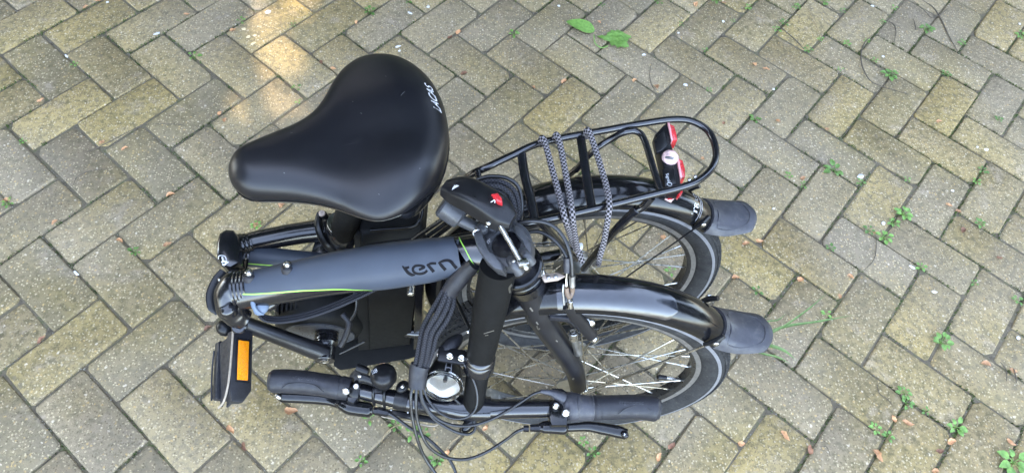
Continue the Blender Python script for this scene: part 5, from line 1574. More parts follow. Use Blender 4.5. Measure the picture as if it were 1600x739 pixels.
for t, r in ((-.026, .004), (-.022, .010), (-.016, .0155), (-.010, .0200), (-.005, .0236)):
    rr_.append([lc + lax * (t + .0018 * (1 if (j // 3) % 2 else -1)) + rx * (r * math.cos(2 * math.pi * j / NR)) + ry * (r * math.sin(2 * math.pi * j / NR)) for j in range(NR)])
refl.loft(rr_)
refl.build('headlight_reflector', 'silver', hl_o, 12)
MB().prism([lc + lax * -.004 + Vector((.000, 0, .0235)), lc + lax * -.004 + Vector((.006, 0, .0225)), lc + lax * -.020 + Vector((.003, -.004, -.006)), lc + lax * -.020 + Vector((-.001, -.004, -.006))], lax * .004, .0005).build('lamp_shield', 'alloy', hl_o)
br = MB().rbox((-0.1953, -0.0318, 0.425), Vector((-0.1778, -0.0318, 0.425)) - Vector((-0.213, -0.0264, 0.425)), Vector((-0.1955, -0.0245, 0.425)) - Vector((-0.1969, -0.041, 0.425)), (0, 0, 1), .0195, .0105, .0030, .003)
br_o = br.build('headlight_bracket', 'plastic', hl_o)
MB().ball((-0.1975, -0.0151, 0.42), .012, sq=(1.9, .9, .8)).build('bracket_pad', 'rubber', br_o)
for p in [(-0.1979, -0.0337, 0.43), (-0.1822, -0.0364, 0.43)]:
    MB().lathe([(0, .0048), (.002, .0048), (.003, .0036), (.0022, .0020)], p, (0, -.3, .9), 14).build('bracket_screw', 'chrome', br_o)
MB().cyl((-0.2068, -0.029, 0.422), (-0.2156, -0.0281, 0.422), .0042, 14).build('bracket_bolt', 'chrome', br_o)
lines = [[(p, .0007) for p in [(-0.202, -0.0419, 0.43), (-0.2035, -0.0509, 0.43), (-0.205, -0.059, 0.43)]], [(p, .0007) for p in [(-0.1951, -0.0437, 0.43), (-0.1957, -0.0527, 0.43), (-0.1964, -0.0608, 0.43)]], [(p, .0007) for p in [(-0.202, -0.0428, 0.43), (-0.1985, -0.0428, 0.43), (-0.1951, -0.0437, 0.43)]], [(p, .0007) for p in [(-0.2027, -0.05, 0.43), (-0.1992, -0.05, 0.43), (-0.1958, -0.0509, 0.43)]]]
ribbon_on(HL, lines, Vector((-0.2002, -0.0475, 0.42)) - eye).build('raised_ladder', 'grey_print', hl_o)

# ---- cables
def cable(pts, r=.0024, mat='cable', name='cable', k=7):
    return MB().tube(pts, r, n=10, k=k).build(name, mat, bike)
MB().tube([(-0.1677, 0.0404, 0.56), (-0.1787, 0.037, 0.545), (-0.1899, 0.0298, 0.53), (-0.1996, 0.0222, 0.515)], [.0095, .0115, .0120, .0110], n=20, k=5).build('cable_sleeve', 'rubber', bike)
offs = ((-9, 0), (-3, 1), (3, 2), (9, 3))
B1 = [(-0.2062, 0.0234, 0.52), (-0.2144, 0.0139, 0.505), (-0.2244, 0.0032, 0.488), (-0.2339, -0.0085, 0.468), (-0.2383, -0.0223, 0.45), (-0.242, -0.0357, 0.43), (-0.2457, -0.045, 0.415)]
B2 = [(-0.202, 0.0193, 0.523), (-0.2083, 0.0072, 0.512), (-0.2173, -0.0047, 0.496), (-0.2275, -0.0154, 0.476), (-0.2319, -0.0273, 0.456), (-0.2356, -0.039, 0.434), (-0.2394, -0.0466, 0.417)]
B3 = [(-0.1978, 0.0176, 0.521), (-0.2017, 0.0059, 0.509), (-0.2106, -0.0074, 0.494), (-0.2216, -0.0181, 0.474), (-0.2259, -0.0292, 0.454), (-0.2297, -0.0393, 0.43), (-0.2344, -0.0455, 0.414)]
B4 = [(-0.1938, 0.0191, 0.514), (-0.1952, 0.0073, 0.5), (-0.2033, -0.0058, 0.484), (-0.2159, -0.0177, 0.464), (-0.2202, -0.0288, 0.446), (-0.2256, -0.0378, 0.426), (-0.2301, -0.0457, 0.412)]
for b in (B1, B2, B3, B4):
    cable(b, .0036, 'braid', 'braided_cable')
MB().tube([(-0.238, -0.0416, 0.416), (-0.2405, -0.0487, 0.41), (-0.2414, -0.0569, 0.402), (-0.2421, -0.0673, 0.395)], [.0135, .0130, .0128, .0120], n=20, k=5, flat=.75, up=(0, -.5, .8)).build('cable_sleeve', 'rubber', bike)
A1 = [(-0.2485, -0.0619, 0.395), (-0.2509, -0.0769, 0.385), (-0.2494, -0.0966, 0.36), (-0.2426, -0.1203, 0.33), (-0.232, -0.1405, 0.3), (-0.2172, -0.1572, 0.28), (-0.202, -0.1734, 0.27), (-0.187, -0.1753, 0.27), (-0.1854, -0.1628, 0.275), (-0.1942, -0.1439, 0.285), (-0.2084, -0.1305, 0.295), (-0.2291, -0.1143, 0.305), (-0.2552, -0.101, 0.315), (-0.2757, -0.088, 0.322), (-0.286, -0.0823, 0.325)]
cable(A1, .0024)
A2 = [(-0.2432, -0.0631, 0.393), (-0.2439, -0.0799, 0.38), (-0.2424, -0.0998, 0.355), (-0.2335, -0.1204, 0.33), (-0.221, -0.132, 0.31), (-0.1989, -0.1385, 0.29), (-0.1727, -0.1395, 0.285), (-0.1446, -0.1315, 0.29), (-0.1151, -0.1167, 0.305), (-0.101, -0.1093, 0.32), (-0.0882, -0.1051, 0.325)]
cable(A2, .0024)
A3 = [(-0.238, -0.0628, 0.392), (-0.2342, -0.0799, 0.38), (-0.2207, -0.0971, 0.368), (-0.1992, -0.108, 0.362), (-0.1724, -0.1103, 0.36), (-0.1455, -0.1041, 0.36), (-0.1184, -0.0911, 0.362), (-0.0952, -0.0764, 0.362), (-0.079, -0.0655, 0.36), (-0.0658, -0.0608, 0.36)]
cable(A3, .0021)
A4 = [(-0.2355, -0.0609, 0.392), (-0.2282, -0.0772, 0.38), (-0.2137, -0.0929, 0.372), (-0.1939, -0.1022, 0.37), (-0.1745, -0.1019, 0.372), (-0.1622, -0.0928, 0.378), (-0.1591, -0.0802, 0.39), (-0.1631, -0.065, 0.405), (-0.1723, -0.0512, 0.418), (-0.1812, -0.0402, 0.428)]
cable(A4, .0018)
A5 = [(-0.2398, -0.0624, 0.391), (-0.2353, -0.0811, 0.375), (-0.2229, -0.0953, 0.355), (-0.2066, -0.1053, 0.345), (-0.1865, -0.1128, 0.335), (-0.17, -0.1143, 0.33), (-0.1609, -0.1071, 0.33), (-0.1629, -0.0946, 0.335), (-0.1724, -0.0834, 0.345), (-0.1864, -0.0743, 0.355), (-0.1956, -0.0689, 0.365)]
cable(A5, .0022)
# loops between head and frame
loops = [[(-0.1668, 0.1404, 0.6), (-0.1506, 0.1424, 0.605), (-0.1302, 0.141, 0.605), (-0.1152, 0.133, 0.6), (-0.1091, 0.1182, 0.59), (-0.1091, 0.1004, 0.575), (-0.1133, 0.0852, 0.56)],
         [(-0.1669, 0.1301, 0.605), (-0.1502, 0.1307, 0.612), (-0.1325, 0.1283, 0.612), (-0.1193, 0.1201, 0.606), (-0.1139, 0.1071, 0.595), (-0.1139, 0.0925, 0.58), (-0.1175, 0.0823, 0.56)],
         [(-0.1669, 0.1233, 0.605), (-0.1504, 0.1225, 0.614), (-0.136, 0.12, 0.614), (-0.1245, 0.1128, 0.608), (-0.1191, 0.1009, 0.597), (-0.118, 0.0895, 0.58), (-0.1217, 0.0803, 0.56)],
         [(-0.1659, 0.1199, 0.6), (-0.1509, 0.1198, 0.608), (-0.1389, 0.1172, 0.608), (-0.1289, 0.1109, 0.602), (-0.1237, 0.0986, 0.593), (-0.123, 0.0875, 0.58), (-0.1258, 0.0802, 0.56)]]
for i, L_ in enumerate(loops):
    cable(L_, .0034 if i else .0028, 'braid' if i else 'cable', 'braided_cable' if i else 'cable')
unders = [[(-0.2735, 0.1061, 0.47), (-0.2431, 0.1144, 0.5), (-0.2163, 0.1185, 0.53), (-0.1992, 0.1226, 0.55), (-0.1743, 0.1365, 0.57)], [(-0.2667, 0.1069, 0.465), (-0.237, 0.1123, 0.495), (-0.2105, 0.1195, 0.52), (-0.1932, 0.1209, 0.545), (-0.17, 0.1348, 0.565)], [(-0.258, 0.1077, 0.46), (-0.2301, 0.1111, 0.49), (-0.2053, 0.1176, 0.515), (-0.1881, 0.1191, 0.54), (-0.1656, 0.1332, 0.56)]]
for L_ in unders:
    cable(L_, .0032, 'cable')
cable([(-0.2407, 0.1248, 0.46), (-0.2039, 0.1225, 0.48), (-0.1683, 0.1189, 0.5), (-0.1383, 0.1049, 0.52)], .0035)
# brake cable from the head to the front brake
cable([(-0.1184, 0.0738, 0.6), (-0.1036, 0.0766, 0.605), (-0.0854, 0.0761, 0.605), (-0.0709, 0.0709, 0.602), (-0.0594, 0.0614, 0.595), (-0.0515, 0.0489, 0.585), (-0.0471, 0.0379, 0.572), (-0.0447, 0.0275, 0.557)], .0027)
cable([(-0.1095, 0.0737, 0.58), (-0.0897, 0.074, 0.585), (-0.0723, 0.0651, 0.585), (-0.0594, 0.0534, 0.58), (-0.0528, 0.0434, 0.575)], .0026)
# hub cables under the front tube
for i in range(3):
    pts = [Vector(p) for p in [(-0.4787, 0.0499, 0.375), (-0.4683, 0.0432, 0.372), (-0.4444, 0.0402, 0.375), (-0.4107, 0.0422, 0.385), (-0.3727, 0.0491, 0.4), (-0.3397, 0.0577, 0.415), (-0.303, 0.0703, 0.43)]]
    cable([p + Vector((.001 * i, -.0042 * (i - 1), .001 * i)) for p in pts], .0024, 'braid', 'braided_cable')
cable([(-0.3716, 0.0837, 0.3), (-0.3617, 0.0715, 0.29), (-0.3672, 0.0557, 0.275), (-0.3759, 0.0443, 0.262)], .0050, 'rubber', 'motor_lead')
cable([(-0.3795, 0.0395, 0.24), (-0.3593, 0.0457, 0.25), (-0.3379, 0.0522, 0.262)], .0022)
cable([(-0.3564, 0.111, 0.36), (-0.346, 0.0943, 0.345), (-0.347, 0.0784, 0.325), (-0.3559, 0.0686, 0.31)], .0024)

# ---- elastic luggage strap with woven cords, hooked over the rack
strap = thing('luggage_strap', 'black and grey woven elastic luggage strap stretched over the rack of the bicycle', 'strap', (.0, .2, .6))
WORLD[strap.name] = Matrix.Translation((.0, .2, .6))
cords = [[(-0.0779, 0.2166, 0.578), (-0.0808, 0.2107, 0.594), (-0.0788, 0.2104, 0.6), (-0.075, 0.1985, 0.599), (-0.0687, 0.1646, 0.597), (-0.0616, 0.1243, 0.596), (-0.0576, 0.0964, 0.5975), (-0.0529, 0.0852, 0.588), (-0.0439, 0.0847, 0.56), (-0.0342, 0.0854, 0.53)],
         [(-0.0572, 0.2228, 0.578), (-0.0613, 0.2168, 0.594), (-0.0595, 0.2165, 0.6), (-0.0559, 0.2012, 0.599), (-0.0518, 0.1651, 0.597), (-0.0481, 0.1276, 0.596), (-0.0467, 0.1014, 0.5975), (-0.0444, 0.0892, 0.588), (-0.038, 0.0839, 0.56), (-0.0303, 0.0796, 0.53)],
         [(-0.0137, 0.2321, 0.578), (-0.0176, 0.2271, 0.594), (-0.0161, 0.2257, 0.6), (-0.0118, 0.2114, 0.599), (-0.0048, 0.1769, 0.597), (0.0011, 0.1382, 0.597), (0.0026, 0.1103, 0.5975), (0.0022, 0.0968, 0.585), (0.0027, 0.0836, 0.55), (0.0014, 0.0738, 0.52), (0.0034, 0.0746, 0.5)]]
for L_ in cords:
    c = MB().tube(L_, .0042, n=12, k=6).build('cord', 'cord')
    attach(c, strap)
c = MB().tube([(-0.0345, 0.0862, 0.532), (-0.029, 0.0793, 0.527), (-0.0218, 0.0683, 0.515)], [.0042, .005, .004], n=10, k=3).build('cord_end', 'cord')
attach(c, strap)
c = MB().rbox((-0.0291, 0.0835, 0.53), (1, 0, .2), (0, 1, 0), (0, 0, 1), .006, .004, .005, .002).build('strap_clip', 'white')
attach(c, strap)

# ------------------------------------------------------------------ weeds, grass, fallen leaves, petals, twigs
rng = random.Random(23)
def leaf_blade(m, base, dirv, L, W, lift, curl, rows=6, fold=.25, wav=0.0, tip=1.0):
    """one leaf: a bent, folded blade with an oval outline"""
    d = Vector(dirv).normalized()
    s = Vector((-d.y, d.x, 0)).normalized()
    u = Vector((0, 0, 1))
    rows_ = []
    for i in range(rows + 1):
        t = i / rows
        w = W * max(.06, math.sin(math.pi * (t ** .75 * .94 + .04)) ** .8) * (1 + wav * math.sin(t * 19 + L * 900))
        z = lift * math.sin(t * math.pi * .5) - curl * t * t
        c = Vector(base) + d * (L * t) + u * z
        k = fold * w
        rows_.append([c - s * w + u * k, c - s * (w * .5) + u * (k * .35), c, c + s * (w * .5) + u * (k * .35), c + s * w + u * k])
    o = len(m.v)
    m.add([p for r in rows_ for p in r], [(i * 5 + j, i * 5 + j + 1, i * 5 + j + 6, i * 5 + j + 5) for i in range(rows) for j in range(4)])

def place(o, p, rz):
    o.location = p
    o.rotation_euler = (0, 0, rz)

def weed(p, size, n, label, style=0):
    """a seedling or rosette rooted in a joint"""
    m = MB()
    for i in range(n):
        a = 6.283 * (i + rng.uniform(-.25, .25)) / n
        L = size * rng.uniform(.65, 1.1)
        if style == 0:      # small round-leaved sprig on stalks
            st = size * rng.uniform(.3, .6)
            b = Vector((math.cos(a) * st, math.sin(a) * st, size * rng.uniform(.15, .5)))
            m.tube([(0, 0, -.006), b * .6 + Vector((0, 0, size * .12)), b], [size * .035, size * .025, size * .02], n=5, k=2)
            leaf_blade(m, b, (math.cos(a + rng.uniform(-.5, .5)), math.sin(a + rng.uniform(-.5, .5)), 0), L * .75, L * .30, size * .10, size * .12, 5)
        else:               # flat rosette
            k = L * rng.uniform(.25, .45)
            b = Vector((math.cos(a) * k, math.sin(a) * k, size * rng.uniform(.08, .25)))
            m.tube([(0, 0, -.005), b * .5 + Vector((0, 0, size * .06)), b], [size * .03, size * .022, size * .02], n=5, k=2)
            a2 = a + rng.uniform(-.3, .3)
            leaf_blade(m, b, (math.cos(a2), math.sin(a2), 0), L * .72, L * rng.uniform(.20, .30), size * .16, size * .16, 8, .15, .06)
    o = m.build('weed', 'weed', angle=80)
    place(o, p, rng.uniform(0, 6.28))
    tag(o, label, 'weed', 'weeds in the joints of the paving')
    return o

WEEDS = [
    ((-0.8607, 0.9075, 0), .017, 3, 0, 'bright green two-leaved seedling in a joint above and before the saddle nose'),
    ((-1.1336, 0.8663, 0), .011, 3, 0, 'tiny green seedling beside a white flake near the upper left corner'),
    ((-0.7668, 1.0369, 0), .012, 3, 0, 'small green seedling beside cream petals in the sunlit patch'),
    ((-0.4391, 1.0893, 0), .018, 4, 0, 'clover-like green seedling in a joint above the wide back of the saddle'),
    ((-0.6333, 1.0303, 0), .009, 3, 0, 'tiny green seedling in the joint at the top of the sunlit patch'),
    ((-0.597, 0.8156, 0), .012, 3, 0, 'small green seedling beside the saddle where the sunlit patch ends'),
    ((-0.5865, 0.7708, 0), .008, 2, 0, 'tiny moss-green seedling just below the sunlit patch by the saddle'),
    ((-0.3411, 1.1372, 0), .012, 3, 0, 'small green seedling at the top edge above the saddle'),
    ((-0.0528, 1.0269, 0), .015, 4, 0, 'green seedling at the corner of a paver before the large plantain leaf'),
    ((0.1965, 1.1547, 0), .010, 3, 0, 'tiny green seedling in a joint above the lobed green leaf'),
    ((0.362, 1.1776, 0), .015, 4, 0, 'green seedling tuft at the top edge, first right of the large plantain'),
    ((0.5322, 1.1932, 0), .016, 4, 0, 'green seedling tuft at the top edge beside an orange dry leaf'),
    ((0.6219, 1.1699, 0), .013, 4, 0, 'green seedling in a joint at the top, beside the long diagonal joint'),
    ((0.4124, 1.0915, 0), .009, 3, 0, 'tiny seedling in the joint between the plantain and a lilac fleck'),
    ((0.5662, 1.1128, 0), .008, 2, 0, 'tiny pale seedling beside the round white fleck above the rack loop'),
    ((0.4657, 0.9948, 0), .011, 3, 0, 'small green seedling in the joint right of the white droppings above the rack'),
    ((0.4525, 0.8528, 0), .009, 3, 0, 'tiny green seedling directly above the bend of the rack'),
    ((0.559, 0.7588, 0), .020, 4, 1, 'green weed rosette with long leaves right of the rack loop'),
    ((0.6867, 1.0868, 0), .013, 4, 0, 'green seedling low in the joint crossing, near the upper right weeds'),
    ((0.715, 1.1136, 0), .014, 4, 0, 'green seedling midway up the weedy diagonal joint at upper right'),
    ((0.7664, 1.1811, 0), .016, 5, 0, 'bright green seedling at the upper end of the weedy diagonal joint'),
    ((0.8575, 1.2078, 0), .017, 5, 0, 'bushy green seedling at the top edge over the dry straw stem'),
    ((0.7615, 1.0123, 0), .015, 5, 0, 'green seedling at the foot of the straight brown twig'),
    ((0.8055, 1.056, 0), .011, 3, 0, 'thin green seedling at the lower end of the dry straw stem'),
    ((0.9024, 1.1735, 0), .011, 3, 0, 'green seedling at the end of the small arched twig at the top'),
    ((0.88, 1.0427, 0), .014, 4, 0, 'pale green seedling between the straw stem and the curved root'),
    ((0.9397, 1.0557, 0), .010, 3, 0, 'tiny green seedling touching the top of the curved dark root'),
    ((1.0119, 1.133, 0), .011, 4, 0, 'small green seedling in the joint right of the white fleck at the top'),
    ((1.0635, 1.1936, 0), .011, 3, 0, 'reddish-stemmed green seedling in the joint at the top right'),
    ((1.134, 1.1115, 0), .022, 6, 0, 'leafy light green weed below the branching twig'),
    ((0.9706, 0.9302, 0), .022, 7, 0, 'leafy light green weed at the lower end of the curved root'),
    ((0.9426, 0.983, 0), .010, 3, 0, 'tiny pair of seedlings beside the bend of the curved root'),
    ((0.8333, 0.9447, 0), .009, 3, 0, 'tiny green seedling left of the curved root at a joint'),
    ((1.1336, 0.9401, 0), .014, 4, 0, 'flat round-leaved green seedling in the joint right of the leafy weed'),
    ((1.2268, 1.0634, 0), .013, 4, 0, 'green seedling at the tip of the long dark twig'),
    ((1.4184, 1.1014, 0), .019, 6, 0, 'leafy green weed at the right edge beside a white shell'),
    ((0.7264, 0.6081, 0), .030, 5, 1, 'green rosette with three broad leaves and a red stem right of the rear flap'),
    ((0.606, 0.5874, 0), .012, 4, 0, 'tiny green weed beside an orange leaf right of the rear flap'),
    ((0.6365, 0.56, 0), .011, 3, 0, 'small green seedling in the joint left of the broad rosette'),
    ((0.785, 0.5717, 0), .012, 4, 0, 'green seedling in the joint below a white splash'),
    ((0.865, 0.4835, 0), .022, 7, 0, 'leafy green weed in the long joint at right beside a white splash'),
    ((0.831, 0.456, 0), .016, 5, 0, 'green seedling cluster beside a white flake in the long joint'),
    ((0.7665, 0.4354, 0), .015, 4, 0, 'green seedling at the left end of the weedy joint at right'),
    ((0.7975, 0.4187, 0), .018, 6, 0, 'low leafy green weed at the lower end of the weedy joint at right'),
    ((0.9071, 0.5846, 0), .010, 3, 0, 'tiny green seedling at the edge of a yellow-brown paver'),
    ((1.1165, 0.6178, 0), .014, 5, 0, 'green seedling high in the straight joint at the far right'),
    ((1.0868, 0.5839, 0), .012, 4, 0, 'green seedling low in the straight joint at the far right'),
    ((1.0509, 0.4626, 0), .018, 5, 1, 'flat green rosette above a brown leaf at the far right'),
    ((1.2247, 0.7842, 0), .014, 4, 0, 'pale green seedling near the round white pebbles at the far right'),
    ((0.6605, 0.3872, 0), .013, 4, 0, 'grey-green seedling in a joint above the front flap'),
    ((0.8625, 0.3408, 0), .013, 4, 0, 'green seedling at the end of the long white flake'),
    ((0.976, 0.3017, 0), .011, 3, 0, 'green seedling in the deep joint at the right'),
    ((1.0621, 0.2598, 0), .014, 4, 0, 'green seedling at the right edge in a joint'),
    ((0.8485, 0.1592, 0), .022, 7, 0, 'bushy green weed low in the deep diagonal joint at right'),
    ((0.6074, 0.2226, 0), .012, 3, 0, 'green seedling under the long grass blades'),
    ((0.4651, 0.276, 0), .014, 3, 0, 'two-leaved green seedling right of the rear tyre'),
    ((0.2765, 0.322, 0), .014, 3, 0, 'single green sprout seen through the rear wheel above the front fender'),
    ((0.728, 0.0481, 0), .017, 6, 0, 'chain of round-leaved weeds beside the pale yellow paver'),
    ((0.728, 0.0267, 0), .015, 5, 0, 'round-leaved weed at the lower end of the pale yellow paver joint'),
    ((0.6448, -0.0238, 0), .014, 5, 0, 'small green weed in the joint between two orange leaves'),
    ((0.6669, -0.039, 0), .013, 4, 0, 'small green seedling above the tall cream-brown leaf'),
    ((0.7639, 0.0109, 0), .010, 4, 0, 'low moss-green sprig under the pale yellow paver'),
    ((0.8153, -0.0218, 0), .027, 5, 1, 'green rosette at the corner of the pale yellow paver'),
    ((0.9103, -0.0914, 0), .036, 6, 1, 'large green rosette in the lower right corner'),
    ((0.0549, -0.0475, 0), .011, 4, 0, 'small green seedling under the right brake lever'),
    ((0.0718, -0.068, 0), .013, 4, 0, 'green seedling low under the right brake lever'),
    ((-0.2506, -0.0317, 0), .014, 5, 0, 'green weed beside the hanging brake cables'),
    ((-0.2724, -0.0292, 0), .017, 3, 1, 'broad-leaved green weed left of the hanging brake cables'),
    ((-0.2237, -0.0791, -0), .015, 6, 0, 'green weed in the crossing of the hanging cables'),
    ((-0.3614, -0.0806, 0), .011, 4, 0, 'green seedling in the joint at the bottom edge below the left grip'),
    ((-0.3033, -0.0158, 0), .013, 4, 0, 'green seedling in the joint below the control box'),
    ((-0.3536, -0.0035, 0), .020, 2, 1, 'single long green leaf below the left lever'),
    ((-0.8675, 0.3498, 0), .014, 5, 0, 'green tuft in the joint left of the hinge'),
    ((-0.6286, 0.4192, 0), .014, 5, 0, 'green tuft among orange leaves under the frame tube'),
    ((-1.1595, 0.464, 0), .014, 4, 0, 'green tuft beside a dark twig at the left edge'),
    ((-1.1813, 0.6291, 0), .009, 4, 0, 'moss-green tuft beside a brown leaf at the left'),
]
for p, size, n, style, label in WEEDS:
    weed(p, size * .92, n + 1, label, style)

# the big leaves at the top
m = MB()
leaf_blade(m, (0, 0, .006), (-.8, .30, 0), .080, .0225, .012, .008, 10, .12, .03)
place(m.build('plantain_leaf', 'weed', angle=80), (0.1658, 1.046, 0), 0)
tag(bpy.data.objects['plantain_leaf'], 'large smooth oval green leaf lying in the joint at the top', 'leaf')
m = MB()
for a, L, W in ((0.30, .064, .020), (.85, .052, .018), (-.35, .054, .019), (1.45, .036, .009), (2.7, .036, .008)):
    leaf_blade(m, (0, 0, .004), (math.cos(a), math.sin(a), 0), L, W, .008, .008, 10, .10, .28)
place(m.build('lobed_weed', 'weed', angle=80), (0.2052, 1.0145, 0), 0)
tag(bpy.data.objects['lobed_weed'], 'light green weed with crinkled lobed leaves beside the plantain leaf', 'weed')
m = MB()
m.tube([(0.162, 1.0261, 0.012), (0.1635, 0.9974, 0.01), (0.1805, 0.9859, 0.006), (0.1992, 0.996, 0.004)], .0016, n=6, k=4)
tag(m.build('leaf_stalk', 'weed'), 'curved green stalk between the two large leaves at the top', 'stalk')

# grass beside the front flap
m = MB()
def blade(pts, w):
    P = smooth_path(pts, 6)
    ww = lerp_list([w * .7, w, w * .8, .0002], len(P))
    rows = []
    for i, p in enumerate(P):
        t = (P[min(i + 1, len(P) - 1)] - P[max(i - 1, 0)]).normalized()
        s = t.cross(Vector((0, 0, 1))).normalized()
        rows.append([p - s * ww[i] + Vector((0, 0, ww[i] * .4)), p, p + s * ww[i] + Vector((0, 0, ww[i] * .4))])
    m.add([q for r in rows for q in r], [(i * 3 + j, i * 3 + j + 1, i * 3 + j + 4, i * 3 + j + 3) for i in range(len(P) - 1) for j in (0, 1)])
for pts, w in (([(0.4156, 0.1565, 0), (0.4764, 0.1735, 0.03), (0.5437, 0.2133, 0.04), (0.6052, 0.259, 0.03)], .0022), ([(0.4151, 0.1537, 0), (0.4842, 0.1779, 0.03), (0.5684, 0.1909, 0.035), (0.658, 0.2129, 0.02)], .0030),
               ([(0.4142, 0.1494, 0), (0.453, 0.142, 0.02), (0.4848, 0.1309, 0.02), (0.5147, 0.1153, 0.006)], .0042), ([(0.4137, 0.1465, 0), (0.4359, 0.1251, 0.02), (0.4706, 0.1188, 0.015), (0.5004, 0.1091, 0.004)], .0026), ([(0.4151, 0.1537, 0), (0.4567, 0.1919, 0.02), (0.4863, 0.1995, 0.02), (0.5079, 0.2144, 0.02)], .0018)):
    blade(pts, w)
tag(m.build('grass_tuft', 'grass', angle=80), 'tuft of long green grass blades growing out from under the front flap', 'grass')

